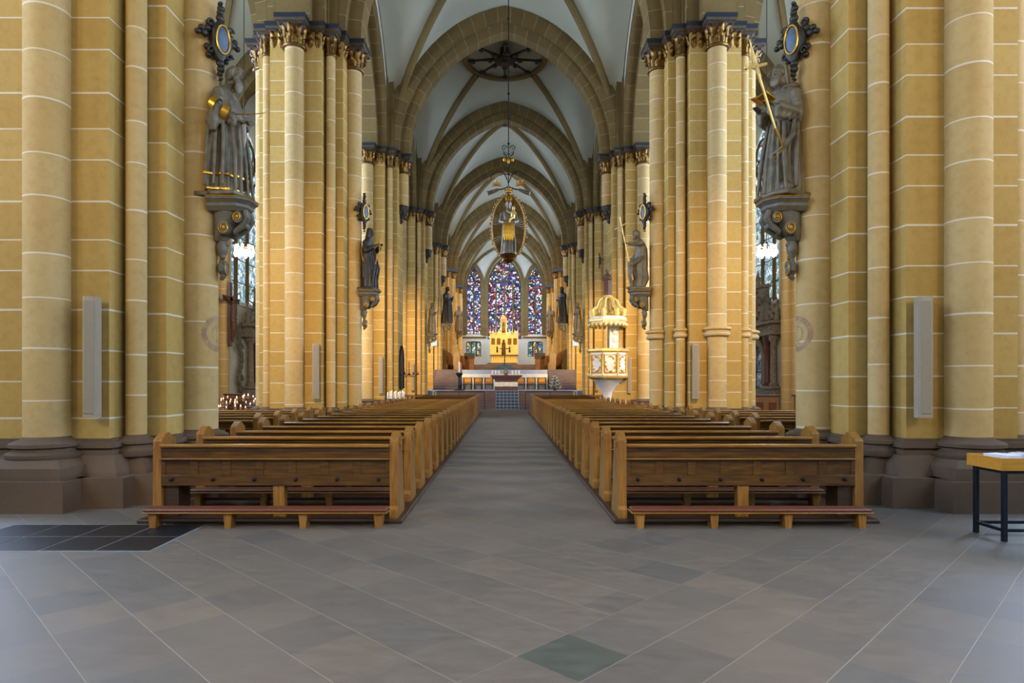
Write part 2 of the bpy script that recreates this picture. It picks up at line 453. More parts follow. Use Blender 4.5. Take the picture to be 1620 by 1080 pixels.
def make_pier(name_lab, sx, cy, rings=False, corbel=False):
    """sx = +1 right pier, -1 left; local frame mirrored so +a is towards the nave"""
    root = empty('compound_pier', (sx*PX, cy, 0), 0, name_lab, 'pier', 'compound piers along the nave')
    Mx = Matrix.Diagonal((-sx, 1, 1, 1))
    def mb(): m = MB(); m.M = Mx; return m
    P = plan(.70, 1.17, .71)
    m = mb(); m.prism(P, .55, ZC+.02); core = m.build('pier_core', M['stone'], root, 0)
    big = [(0,-1.276),(1.276,0),(0,1.276),(-1.276,0)]
    thin = [(.87,-.87),(.87,.87),(-.87,.87),(-.87,-.87)]
    for (a,b) in big:
        cb = corbel and (a, b) == (1.276, 0)
        m = mb(); m.lathe([(.25,9.1 if cb else .72),(.25,ZN)], (a,b,0), 36); m.build('shaft', M['shaft'], root)
        if cb:
            m = mb(); m.lathe([(.03,8.35),(.09,8.42),(.12,8.5),(.10,8.58),(.2,8.75),(.25,8.9),(.3,9.0),(.32,9.06),(.28,9.12)], (a-.08,b,0), 20)
            for i in range(8): m.ell((a-.08+.2*math.cos(i*PI/4), b+.2*math.sin(i*PI/4), 8.82), (.07,.07,.13))
            m.build('corbel', M['bronze_dark'], root)
    for (a,b) in thin:
        m = mb(); m.lathe([(.125,.72),(.125,ZN)], (a,b,0), 20); m.build('thin_shaft', M['shaft'], root)
    # mouldings and plinths
    m = mb()
    for k in ((.80,1.27,.93,.60,.66),(.77,1.24,.90,.66,.69),(.82,1.29,.95,.69,.76),(.75,1.22,.87,.76,.80)):
        m.prism(plan(k[0],k[1],k[2]), k[3], k[4])
    bigb = [q for q in big if not (corbel and q == (1.276,0))]
    for (a,b) in bigb: m.lathe([(.40,.56),(.43,.60),(.43,.64),(.36,.67),(.35,.70),(.39,.72),(.39,.76),(.33,.79),(.27,.81),(.25,.84)], (a,b,0), 36)
    for (a,b) in thin: m.lathe([(.25,.56),(.27,.60),(.27,.64),(.21,.67),(.2,.70),(.24,.72),(.24,.76),(.17,.79),(.125,.83)], (a,b,0), 24)
    m.build('base_moulding', M['base'], root)
    m = mb()
    m.prism(plan(.95,1.42,1.15), .36, .60, taper=plan(.84,1.3,1.0)); m.prism(plan(1.12,1.58,1.36), 0, .36)
    for (a,b) in bigb:
        s = .62 if abs(a) < .1 else .46
        m.prism(square(a,b,s-.1), .36, .5); m.prism(square(a,b,s-.1), .5, .58, taper=square(a,b,s-.2)); m.prism(square(a,b,s), 0, .36)
    m.build('plinth', M['base'], root, 20)
    if rings:
        m = mb()
        for (a,b) in big: m.lathe([(.25,2.72),(.33,2.76),(.35,2.82),(.31,2.86),(.31,2.9),(.37,2.93),(.36,2.98),(.25,3.02)], (a,b,0), 32)
        for (a,b) in thin: m.lathe([(.12,2.72),(.18,2.76),(.19,2.82),(.16,2.86),(.16,2.9),(.20,2.93),(.19,2.98),(.125,3.02)], (a,b,0), 20)
        m.build('shaft_ring', M['shaft'], root)
    # capitals
    for (a,b) in big: bell(root, a*-sx, b, .25)
    for (a,b) in thin: bell(root, a*-sx, b, .125)
    foliage(root, [(a*-sx,b,.25) for a,b in big] + [(a*-sx,b,.125) for a,b in thin], [[(x*-sx,y) for x,y in (P if sx < 0 else P[::-1])]])
    parts = [(P,(0,0))] + [(square(a,b,.30),(a,b)) for a,b in big] + [(square(a,b,.17),(a,b)) for a,b in thin]
    a_, g_, d_ = abacus_mesh([([(x*-sx,y) for x,y in (Q if sx < 0 else Q[::-1])], (c[0]*-sx, c[1])) for Q, c in parts])
    a_.build('abacus', M['navy'], root, 0); d_.build('abacus_cove', M['capbrown'], root, 0); g_.build('abacus_fillet', M['gold_cap'], root, 0)
    return root

side = {-1:'left', 1:'right'}
desc = {1:'nearest the camera, beside the front pew', 2:'second from the camera', 3:'third from the camera', 4:'fourth from the camera', 5:'beside the sanctuary steps'}
for k in (1,2,3,4,5):
    for s in (-1, 1):
        if k <= 2 or k == 3: pass
        make_pier('ochre clustered pier %s of the nave, %s' % (side[s], desc[k]), s, PY[k], rings=(k == 2 and s == 1), corbel=(k > 2))
# choir responds at 6, 7 and the closed choir walls
def respond(sx, cy, lab):
    root = empty('wall_pier', (sx*PX, cy, 0), 0, lab, 'pier', 'half piers of the choir')
    mm = MB(); mm.M = Matrix.Diagonal((-sx,1,1,1))
    mm.prism([(-.2,-1.0),(.6,-1.0),(.6,-.7),(.85,-.7),(.85,-.45),(1.1,-.45),(1.1,.45),(.85,.45),(.85,.7),(.6,.7),(.6,1.0),(-.2,1.0)], 0, ZC); mm.build('pier_core', M['stone'], root, 0)
    for (a,b,r) in ((1.2,0,.25),(.85,-.62,.12),(.85,.62,.12)):
        mm = MB(); mm.M = Matrix.Diagonal((-sx,1,1,1)); mm.lathe([(r,0),(r,ZN)], (a,b,0), 24); mm.build('shaft', M['shaft'], root)
        bell(root, a*-sx, b, r)
    foliage(root, [(1.2*-sx,0,.25),(.85*-sx,-.62,.12),(.85*-sx,.62,.12)], [])
    mm = MB(); mm.M = Matrix.Diagonal((-sx,1,1,1))
    mm.prism([(-.2,-1.1),(.7,-1.1),(1.0,-.8),(1.6,-.4),(1.6,.4),(1.0,.8),(.7,1.1),(-.2,1.1)], ZC, ZS); mm.build('abacus', M['navy'], root, 0)
for k, w in ((6,'nearer of the two'),(7,'farther of the two')):
    for s in (-1, 1): respond(s, PY[k], 'ochre half pier against the %s choir wall, %s' % (side[s], w))

# vault webs --------------------------------------------------------
def web(mb, x0, x1, y0, y1, hx, hy, dome, n=14, z0=ZS):
    cx, cyy, ax, ay = (x0+x1)/2, (y0+y1)/2, (x1-x0)/2, (y1-y0)/2
    def p(t, a, h):
        c = (h*h-a*a)/(2*a); R = a+c
        return math.sqrt(max(0, R*R-(abs(t)*a+c)**2))
    T = [math.sin(PI/2*i/n) for i in range(-n, n+1)]
    vs = []
    for v in T:
        for u in T:
            z = max(p(u, ax, hx), p(v, ay, hy)*hx/hy if hy else 0)
            z += dome*(1-u*u)*(1-v*v)
            vs.append((cx+u*ax, cyy+v*ay, z0+z))
    N = 2*n+1; fs = []
    for j in range(N-1):
        for i in range(N-1):
            a = j*N+i
            # split along the groin
            if (i < n) == (j < n): fs += [(a, a+N, a+N+1), (a, a+N+1, a+1)]
            else: fs += [(a, a+N, a+1), (a+1, a+N, a+N+1)]
    mb.add(vs, fs)
    return T, p
def rib(mb, x0, x1, y0, y1, hx, hy, dome, w=.13, n=14, stop=0.0, z0=ZS, d=.2):
    cx, cyy, ax, ay = (x0+x1)/2, (y0+y1)/2, (x1-x0)/2, (y1-y0)/2
    c = (hx*hx-ax*ax)/(2*ax); R = ax+c
    for sx in (-1, 1):
        for sy in (-1, 1):
            pts = []
            for i in range(n, -1, -1):
                u = math.sin(PI/2*i/n)
                if u < stop: u = stop
                z = math.sqrt(max(0, R*R-(u*ax+c)**2)) + dome*(1-u*u)**2
                pts.append(Vector((cx+sx*u*ax, cyy+sy*u*ay, z0+z)))
                if u == stop: break
            # rectangular-ish section with chamfer swept along pts
            dirh = Vector((-sx*ax, -sy*ay, 0)).normalized(); s = Vector((-dirh.y, dirh.x, 0))
            Rr = []
            for i, q in enumerate(pts):
                t = (pts[min(i+1,len(pts)-1)]-pts[max(i-1,0)]).normalized()
                nrm = s.cross(t).normalized()
                if nrm.z > 0: nrm = -nrm
                if abs(nrm.z) < .05 and nrm.dot(dirh) < 0: nrm = -nrm
                Rr.append([tuple(q+s*a_*w+nrm*b_) for a_, b_ in ((-1,-.05),(-1,d*.6),(-.45,d),(.45,d),(1,d*.6),(1,-.05))])
            mb.rings(Rr)
NX = 4.95
m = MB(); r_ = MB()
ys = PY + [EAST]
DOME = 1.15
for k in range(len(ys)-1):
    stop = 0
    if k == 3: stop = .30
    web(m, -NX, NX, ys[k], ys[k+1], 5.95, 5.4, DOME)
    rib(r_, -NX, NX, ys[k], ys[k+1], 5.95, 5.4, DOME, stop=stop)
# aisles
for s in (-1, 1):
    for k in range(0, 5):
        xa, xb = sorted((s*6.55, s*WALLX))
        web(m, xa, xb, ys[k], ys[k+1], 5.2, 5.0, .8)
        rib(r_, xa, xb, ys[k], ys[k+1], 5.2, 5.0, .8, w=.11)
# west stub bay
web(m, -NX, NX, -8, 0, 5.95, 5.4, DOME); web(m, -WALLX, -6.55, -8, 0, 5.2, 5, .8); web(m, 6.55, WALLX, -8, 0, 5.2, 5, .8)
struct(m, 'ceiling', M['plaster'], 50)
struct(r_, 'vault_ribs', M['arch_plain'], 30)

# transverse arches of nave and aisles, arcade arches
for k in range(0, 8):
    m = MB(); y = ys[k]
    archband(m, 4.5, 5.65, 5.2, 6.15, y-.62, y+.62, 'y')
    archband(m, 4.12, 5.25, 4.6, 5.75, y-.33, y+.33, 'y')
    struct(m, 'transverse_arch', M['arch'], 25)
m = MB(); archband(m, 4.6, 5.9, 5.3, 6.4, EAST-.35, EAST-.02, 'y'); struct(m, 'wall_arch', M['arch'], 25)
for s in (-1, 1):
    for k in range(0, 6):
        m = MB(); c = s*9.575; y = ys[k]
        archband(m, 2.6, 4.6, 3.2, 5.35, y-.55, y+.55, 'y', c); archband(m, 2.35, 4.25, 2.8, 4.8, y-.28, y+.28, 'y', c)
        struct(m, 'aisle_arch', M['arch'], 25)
    for k in range(-1, 5):
        y0, y1 = (ys[k], ys[k+1]) if k >= 0 else (-8.0, 0.0)
        m = MB(); c = (y0+y1)/2; hb = (y1-y0)/2
        lo, hi = sorted((s*4.97, s*6.53))
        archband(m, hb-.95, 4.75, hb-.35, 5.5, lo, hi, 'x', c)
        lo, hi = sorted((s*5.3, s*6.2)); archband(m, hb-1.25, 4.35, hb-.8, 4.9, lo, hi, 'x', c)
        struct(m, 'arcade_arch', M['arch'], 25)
        m = MB(); lo, hi = sorted((s*5.0, s*6.5)); archband(m, hb-.40, 5.45, hb+.0, 7.6, lo, hi, 'x', c)
        struct(m, 'arcade_spandrel', M['wallplaster'], 25)
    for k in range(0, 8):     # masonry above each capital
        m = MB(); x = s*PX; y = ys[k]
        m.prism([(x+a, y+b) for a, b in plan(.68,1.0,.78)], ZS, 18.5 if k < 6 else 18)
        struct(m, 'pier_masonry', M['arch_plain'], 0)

# ---- walls with pointed openings
def opening_curve(cx, hw, z0, zs, za, n=10):
    c = arc(hw, za-zs, n, zs); return [(cx+x, z) for x, z in c]
def wall_mesh(u0, u1, z0, z1, opens):
    """opens: list of (cx, hw, zb, zs, za); openings sharing an x-range are stacked. returns 2d quads"""
    Q = []; groups = {}
    for o in opens: groups.setdefault((o[0], o[1]), []).append(o)
    keys = sorted(groups); cur = u0
    for kx in keys:
        cx, hw = kx
        Q.append([(cur,z0),(cx-hw,z0),(cx-hw,z1),(cur,z1)]); cur = cx+hw
        C = None; base = None
        ops = sorted(groups[kx], key=lambda o: o[2])
        prev = None
        for o in ops:
            curve = opening_curve(cx, hw, o[2], o[3], o[4])
            if prev is None: Q.append([(cx-hw,z0),(cx+hw,z0),(cx+hw,o[2]),(cx-hw,o[2])])
            else:
                for i in range(len(prev)-1): Q.append([prev[i], prev[i+1], (prev[i+1][0], o[2]), (prev[i][0], o[2])])
            prev = curve
        for i in range(len(prev)-1): Q.append([prev[i], prev[i+1], (prev[i+1][0], z1), (prev[i][0], z1)])
    Q.append([(cur,z0),(u1,z0),(u1,z1),(cur,z1)])
    return Q
def build_wall(name, mat, plane, at_, depth, u0, u1, z0, z1, opens, revealmat=None):
    """plane 'x': wall in yz at x=at_ ; 'y': wall in xz at y=at_. depth = signed thickness outward"""
    m = MB()
    def P(u, z, d): return (at_+d, u, z) if plane == 'x' else (u, at_+d, z)
    for q in wall_mesh(u0, u1, z0, z1, opens):
        m.add([P(u,z,0) for u,z in q], [(0,1,2,3)]); m.add([P(u,z,depth) for u,z in q], [(3,2,1,0)])
    w = struct(m, name, mat, 0)
    for (cx, hw, zb, zs, za) in opens:     # reveals
        c = opening_curve(cx, hw, zb, zs, za); loop = [(cx-hw, zb)] + c + [(cx+hw, zb)]
        r = MB(); 
        for i in range(len(loop)):
            a, b = loop[i], loop[(i+1) % len(loop)]
            def sh(p, k):   # splay
                return (cx+(p[0]-cx)*k, zb+(p[1]-zb)*(1-(1-k)*.6))
            r.add([P(*a,0), P(*b,0), P(*sh(b,.96),depth*.55), P(*sh(a,.96),depth*.55)], [(0,1,2,3)])
        struct(r, name+'_reveal', revealmat or mat, 0)
    return w
WN = [0]
def window(plane, at_, depth, cx, hw, zb, zs, za, lights, glass, inward, bars=1.1, tracery=True, frame=None):
    """window with its mullions, tracery circles and glass; built just behind the wall face"""
    WN[0] += 1
    d = at_ + depth*.5
    def P(u, z, k=0): return (d+k, u, z) if plane == 'x' else (u, d+k, z)
    g = MB(); c = opening_curve(cx, hw*.97, zb, zs, za-.03)
    loop = [(cx-hw*.97, zb)] + c + [(cx+hw*.97, zb)]
    t = MB(); t.add([P(*p) for p in loop], [tuple(range(len(loop)))])
    root = empty('window_%d' % WN[0]); tag(root, kind='structure')
    t.build('glass', glass, root, 0)
    fr = MB(); fm = frame or M['arch_plain']
    sgn = -1 if depth > 0 else 1
    def bar(u0,z0,u1,z1,w,dd=.12):
        fr.tube([P(u0,z0,sgn*dd*.5), P(u1,z1,sgn*dd*.5)], w, 6)
    lw = 2*hw/lights; zt = zs if tracery else za
    for i in range(1, lights): bar(cx-hw+i*lw, zb, cx-hw+i*lw, zs+(.05 if tracery else (za-zs)*(1-abs(i*lw-hw)/hw)), .1)
    loop2 = loop + [loop[0]]
    fr.tube([P(p[0],p[1],sgn*.06) for p in loop2], .085, 6)
    if tracery:
        for i in range(lights):
            u = cx-hw+(i+.5)*lw; cc = opening_curve(u, lw/2, 0, zs, zs+lw*.75, 6)
            fr.tube([P(p[0],p[1],sgn*.06) for p in cc], .06, 6)
        if lights >= 4:
            for uu in (cx-hw/2, cx+hw/2):
                cc = opening_curve(uu, hw/2, 0, zs, zs+(za-zs)*.62, 8); fr.tube([P(p[0],p[1],sgn*.06) for p in cc], .07, 6)
                for i in range(13): pass
                R = lw*.42; z = zs+lw*.95
                fr.tube([P(uu+R*math.cos(2*PI*i/16), z+R*math.sin(2*PI*i/16), sgn*.06) for i in range(17)], .05, 6)
        R = hw*.36; z = zs+(za-zs)*.6
        fr.tube([P(cx+R*math.cos(2*PI*i/20), z+R*math.sin(2*PI*i/20), sgn*.06) for i in range(21)], .06, 6)
        for j in range(4):
            a = j*PI/2+PI/4
            fr.tube([P(cx+R*.5*math.cos(a)+R*.42*math.cos(2*PI*i/10), z+R*.5*math.sin(a)+R*.42*math.sin(2*PI*i/10), sgn*.06) for i in range(11)], .035, 5)
    fr.build('tracery', fm, root)
    sb = MB(); z = zb+bars
    while z < zs:
        sb.tube([P(cx-hw,z,sgn*.03), P(cx+hw,z,sgn*.03)], .022, 5); z += bars
    sb.build('saddle_bars', M['iron'], root)
    return root

aisle_open = [(-4.0, 2.75, 5.3, 10.0, 14.6)] + [((ys[k]+ys[k+1])/2, 2.75, 5.3, 10.0, 14.6) for k in range(0, 5)]
for s in (-1, 1):
    build_wall('wall_'+side[s], M['wallplaster'], 'x', s*WALLX, s*.9, -8, 48, 0, 19, aisle_open)
    for i, o in enumerate(aisle_open):
        window('x', s*WALLX, s*.9, *o, 4, M['glass_side'] if i == 4 else M['glass_dim'] if i < 2 else M['glass_bright'], -s)
    # sloping sills and wall responds
    m = MB()
    for o in aisle_open: m.prism([(WALLX+.35,5.45),(WALLX-.12,5.2),(WALLX-.12,5.12),(WALLX,5.1),(WALLX+.4,5.1)] , o[0]-2.9, o[0]+2.9, 'y') if False else m.add(
        [(s*(WALLX+.45),o[0]-2.75,5.5),(s*(WALLX+.45),o[0]+2.75,5.5),(s*(WALLX-.12),o[0]-2.85,5.26),(s*(WALLX-.12),o[0]+2.85,5.26),(s*(WALLX-.12),o[0]-2.85,5.15),(s*(WALLX-.12),o[0]+2.85,5.15),(s*WALLX,o[0]-2.85,5.1),(s*WALLX,o[0]+2.85,5.1)],
        [(0,1,3,2),(2,3,5,4),(4,5,7,6)])
    struct(m, 'window_sill', M['white'], 0)
    for k in range(0, 6):
        m = MB(); y = ys[k]
        m.prism([(s*WALLX,y-.75),(s*(WALLX-.35),y-.75),(s*(WALLX-.35),y+.75),(s*WALLX,y+.75)] if s>0 else [(s*WALLX,y+.75),(s*(WALLX-.35),y+.75),(s*(WALLX-.35),y-.75),(s*WALLX,y-.75)], 0, ZC)
        m.lathe([(.25,0),(.25,ZN)], (s*(WALLX-.4),y,0), 24)
        for b in (-.62,.62): m.lathe([(.11,0),(.11,ZN)], (s*(WALLX-.3),y+b,0), 14)
        struct(m, 'wall_respond', M['shaft'])
        m = MB()
        m.lathe([(.25,ZN),(.3,ZN+.03),(.27,ZN+.1),(.42,ZC),(.42,ZC)], (s*(WALLX-.4),y,0), 20)
        m.cbox((s*(WALLX-.2), y, ZC+.12), (1.0, 1.9, .24))
        struct(m, 'respond_capital', M['navy'])
# east end of the aisles
for s in (-1, 1):
    a, b = sorted((s*6.1, s*WALLX)); m = MB(); m.box(a, b, 47.7, 47.95, 0, 18); struct(m, 'wall_aisle_end', M['wallplaster'], 0)
# choir side walls
for s in (-1, 1):
    op = [(69.0, 2.2, 7.2, 11.5, 15.0), (50.5, 2.0, 9.6, 12.2, 15.2), (59.8, 2.0, 9.6, 12.2, 15.2)]  # the two higher openings are added windows, put in to brighten the choir
    build_wall('wall_choir_'+side[s], M['stone'] , 'x', s*5.25, s*.8, 47.7, EAST, 0, 19, op)
    for o in op: window('x', s*5.25, s*.8, *o, 3, M['glass_dim'], -s)
# east wall
eo = [(0, 1.95, 7.1, 12.6, 16.1), (-3.55, .86, 7.05, 12.7, 15.0), (3.55, .86, 7.05, 12.7, 15.0), (-3.5501, .86, 4.5, 5.9, 6.25), (3.5501, .86, 4.5, 5.9, 6.25)]
eo2 = [(-3.55,.86,4.5,5.9,6.25), (-3.55,.86,7.05,12.7,15.0), (0,1.95,6.5,12.6,16.1), (3.55,.86,4.5,5.9,6.25), (3.55,.86,7.05,12.7,15.0)]
build_wall('wall_east', M['wallplaster'], 'y', EAST, .8, -6, 6, 0, 19, eo2, M['arch_plain'])
window('y', EAST, .8, 0, 1.95, 6.5, 12.6, 16.1, 4, M['glass_east'], -1, .95)
for s in (-1, 1):
    window('y', EAST, .8, s*3.55, .86, 7.05, 12.7, 15.0, 2, M['glass_east'], -1, .95)
    window('y', EAST, .8, s*3.55, .86, 4.5, 5.9, 6.25, 3, M['glass_low'], -1, .8, tracery=False)
m = MB()
for x0, x1 in ((-5.2,-2.1),(2.1,5.2)): m.bbox(x0, x1, EAST-.18, EAST, 6.62, 6.78, .03)
struct(m, 'trim_1', M['arch_plain'])
for (cx,hw,zb,zs,za) in ((0,2.15,6.9,12.6,16.3),(-3.55,1.02,6.95,12.7,15.2),(3.55,1.02,6.95,12.7,15.2)):
    m = MB(); archband(m, hw-.17, za-zs-.1, hw+.2, za-zs+.25, EAST-.12, EAST+.05, 'y', cx, 12, zs)
    for q in (-1,1): m.box(cx+q*(hw-.17), cx+q*(hw+.2), EAST-.12, EAST+.05, zb, zs)
    struct(m, 'window_surround', M['arch_plain'], 25)
# west wall, with an added unseen window that glows as warm fill
build_wall('wall_west', M['wallplaster'], 'y', -8, -.8, -14, 14, 0, 19, [(0, 3.6, 4.5, 10.5, 16.0)])
window('y', -8, -.8, 0, 3.6, 4.5, 10.5, 16.0, 4, M['glass_west_fill'], 1, 1.2)

# ring and boss in the vault between third and fourth piers
yc = (PY[3]+PY[4])/2
root = empty('vault_boss', (0,yc,18.0), 0, 'round dark carved vault boss with radiating arms inside a stone ring on the ceiling', 'vault boss')
def domez(x, y):
    u, v = abs(x)/NX, abs(y)/4.55
    c = (5.95**2-NX**2)/(2*NX); R = NX+c; z1 = math.sqrt(R*R-(u*NX+c)**2)
    c2 = (5.4**2-4.55**2)/(2*4.55); R2 = 4.55+c2; z2 = math.sqrt(R2*R2-(v*4.55+c2)**2)*5.95/5.4
    return ZS+max(z1,z2)+DOME*(1-u*u)*(1-v*v)
zr = domez(1.45,1.45)-18.0
m = MB()
m.rings([[((2.0+dr)*math.cos(2*PI*i/48),(2.0+dr)*math.sin(2*PI*i/48), zr+dz) for dr,dz in ((-.14,.12),(-.14,0),(-.07,-.06),(.07,-.06),(.14,0),(.14,.12))] for i in range(49)], cap=False)
m.build('stone_ring', M['arch_plain'], root)
m = MB(); m.lathe([(.01,-.18),(.25,-.2),(.36,-.05),(.46,.0),(.48,.08),(.3,.2),(.2,.9)], (0,0,zr), 24)
for i in range(16): m.ell((.42*math.cos(2*PI*i/16),.42*math.sin(2*PI*i/16),zr+.0),(.11,.11,.08))
m.build('boss_disc', M['bronze_dark'], root)
for i in range(8):
    a = 2*PI*(i)/8+PI/2
    m = MB(); m.tube([(.5*math.cos(a),.5*math.sin(a),zr+.08),(1.2*math.cos(a),1.2*math.sin(a),zr+.05),(1.85*math.cos(a),1.85*math.sin(a),zr)], [.09,.06,.06], 8)
    m.ell((1.62*math.cos(a),1.62*math.sin(a),zr-.03),(.14,.14,.12)); m.ell((1.78*math.cos(a),1.78*math.sin(a),zr+.02),(.1,.1,.1)); m.ell((.75*math.cos(a),.75*math.sin(a),zr+.02),(.15,.15,.1))
    m.build('arm', M['bronze_dark'], root)
for k in (2,4,5,6,1):
    yc = (ys[k]+ys[k+1])/2
    o = empty('keystone', (0,yc,ZS+5.95+DOME), 0, None, None)
    m = MB(); m.lathe([(.01,-.3),(.2,-.28),(.3,-.12),(.36,.05)], (0,0,0), 16)
    for i in range(8): m.ell((.28*math.cos(2*PI*i/8),.28*math.sin(2*PI*i/8),-.1),(.09,.09,.06))
    bpy.data.objects.remove(o); m.M = Matrix.Identity(4)
    m.v = [(x, y+yc, z+ZS+5.95+DOME) for x,y,z in m.v]
    struct(m, 'keystone', M['bronze_dark'])
# ------------------------------------------------------------------ pews
PEW_Y0, PEW_DY, NPEW = 6.9, .97, 20
XA, XB = 1.19, 3.84
m0 = MB()
def end_profile(y0=0.0):
    # (y,z) ccw: foot block, shaft, rounded gabled head
    return [(-.03,.04),(.44,.04),(.44,.13),(.40,.17),(.36,.40),(.33,.62),(.30,.70),(.30,.865),(.285,.885),(.17,.95),(.15,.955),(.13,.95),(.015,.885),(0,.865),(0,.17),(-.03,.13)]
def make_pew(x0, x1, aisle_at_x1):
    """pew from x0 to x1 in local coordinates, back face at y=0, facing +y"""
    root = empty('pew', (0,0,0))
    for x in (x0, x1-.09):
        m = MB(); m.prism(end_profile(), x, x+.09, 'x')
        e = m.build('end_panel', M['wood_v'], root, 20)
        r = MB(); xx = (x1+.002 if (x > x0) else x0-.002); sg = 1 if x > x0 else -1
        R0 = [[(xx+sg*dx, .15+rr*math.cos(2*PI*i/16), .84+rr*math.sin(2*PI*i/16)) for rr,dx in ((.055,-.002),(.055,.006),(.04,.006),(.036,-.002))] for i in range(17)]
        r.rings(R0, cap=False); r.ell((xx,.15,.84),(.008,.02,.02),n=10,m=6)
        r.build('rosette', M['wood_v'], e)
    a, b = x0+.09, x1-.09
    m = MB(); m.bbox(a, b, -.05, .045, .80, .835, .012); m.build('top_rail', M['wood_rail'], root)
    m = MB(); m.bbox(a, b, .01, .035, .41, .80, .004)
    n = 7; w = (b-a)/n
    m.bbox(a, b, -.012, .012, .655, .685, .006); m.bbox(a, b, -.004, .012, .76, .80, .003)
    m.bbox(a, b, -.006, .012, .385, .50, .005)
    for i in range(n+1):
        c = a+i*w; m.bbox(max(a,c-.045), min(b,c+.045), -.002, .012, .50, .655, .003)
    m.build('backrest', M['wood'], root)
    for i in range(6):
        c = a+.12+i*(b-a-.24)/5
        h = MB(); h.lathe([(.019,0),(.022,.004),(.02,.012),(.008,.016),(.008,.03),(.016,.034),(.012,.044),(.001,.046)], (0,0,0), 12)
        h.v = [(c+x, -.006-z, .455+y) for x,y,z in h.v]; h.build('hat_knob', M['iron'], root)
    m = MB(); m.bbox(a, b, .03, .40, .40, .435, .012); m.build('seat', M['wood'], root)
    c = (a+b)/2+.03
    m = MB(); m.prism([(.02,.04),(.10,.04),(.12,.36),(.34,.40),(.01,.40)], c-.06, c+.06, 'x'); m.build('centre_support', M['wood_v'], root, 20)
    xo = a if aisle_at_x1 else b-.16
    m = MB(); m.bbox(xo, xo+.16, .05, .32, .04, .40, .006); m.build('heater_box', M['wood_dark'], root)
    m = MB(); m.bbox(a, b, -.10, .0, .60, .615, .004) if False else m.bbox(a, b, -.055, .0, .672, .686, .005); m.build('book_ledge', M['wood_rail'], root)
    return root
def make_kneeler(x0, x1):
    root = empty('kneeler', (0,0,0))
    m = MB(); m.bbox(x0, x1, -.11, .11, .158, .172, .004); m.build('board', M['wood_rail'], root)
    m = MB(); m.bbox(x0+.01, x1-.01, -.10, .10, .172, .205, .014); m.build('pad', M['pad'], root)
    for i in range(4):
        c = x0+.10+i*(x1-x0-.2)/3
        m = MB(); m.prism([(c-.03,0.0),(c+.03,0.0),(c+.045,.158),(c-.045,.158)], -.07, .07, 'y'); m.build('leg', M['wood_v'], root, 20)
    m = MB(); m.bbox(x0+.1, x1-.1, -.015, .015, .06, .09, .004); m.build('stretcher', M['wood_dark'], root)
    return root
proto = {}
for s in (-1, 1):
    x0, x1 = (-XB, -XA) if s < 0 else (XA, XB)
    kx0, kx1 = (-3.76, -1.24) if s < 0 else (1.26, 3.74)
    pp = make_pew(x0, x1, s < 0); kk = make_kneeler(kx0, kx1)
    for i in range(NPEW):
        Y = PEW_Y0 + PEW_DY*i
        o = pp if i == 0 else copy_tree(pp)
        o.location = (0, Y, 0)
        extra = ', panelled back bare' if i == 0 else ''
        tag(o, 'wooden pew %s of the aisle, %s row from the camera%s' % (side[s], ORD[i], extra), 'pew', 'pews of the %s nave block' % side[s])
        k = kk if i == 0 else copy_tree(kk)
        k.location = (0, Y-.27, 0 if i == 0 else .04)
        k.name = 'kneeler'
        tag(k, 'low padded kneeler %s of the aisle, %s row from the camera%s' % (side[s], ORD[i], ', on bare flagstones' if i == 0 else ''), 'kneeler', 'kneelers of the %s nave block' % side[s])
    # plank floor under the block
    m = MB(); a, b = sorted((s*1.13, s*3.95)); m.bbox(a, b, 6.78, 31.5, 0, .04, .008)
    tag(m.build('pew_platform', M['wood_dark']), 'dark plank platform under the %s block of nave pews' % side[s], 'platform')
    # far closed screen with boarded side
    r = empty('pew_screen', (0,0,0), 0, 'closed boarded golden wood pew front at the far end of the %s block' % side[s], 'pew screen')
    m = MB(); a, b = sorted((s*1.19, s*1.25)); m.bbox(a, b, 26.6, 31.2, .04, .95, .01); m.build('side_board', M['wood_v'], r)
    for j in range(4):
        m = MB(); a, b = sorted((s*1.25, s*XB)); yy = 26.9+j*1.05; m.bbox(a, b, yy, yy+.04, .3, .88, .01); m.bbox(a, b, yy-.03, yy+.06, .86, .9, .01); m.bbox(a, b, yy, yy+.36, .40, .44, .01); m.build('bench', M['wood'], r)
    m = MB(); a, b = sorted((s*XB, s*(XB-.07))); m.bbox(a, b, 26.6, 31.2, .04, .93, .01); m.build('side_board', M['wood_v'], r)
    # aisle-side pews between first and second pier
    a, b = (-8.6, -4.42) if s < 0 else (4.42, 8.6)
    ap = make_pew(a, b, s < 0)
    for i in range(5):
        o = ap if i == 0 else copy_tree(ap)
        o.location = (0, 11.35+1.0*i, 0)
        tag(o, 'side pew in the %s arcade beyond the nearest pier, %s from the camera' % (side[s], ORD[i]), 'pew', 'side pews in the %s arcade' % side[s])
    m = MB(); a, b = sorted((s*4.3, s*8.7)); m.bbox(a, b, 11.15, 16.3, 0, .04, .008)
    tag(m.build('pew_platform', M['wood_dark']), 'dark plank platform under the %s arcade side pews' % side[s], 'platform')
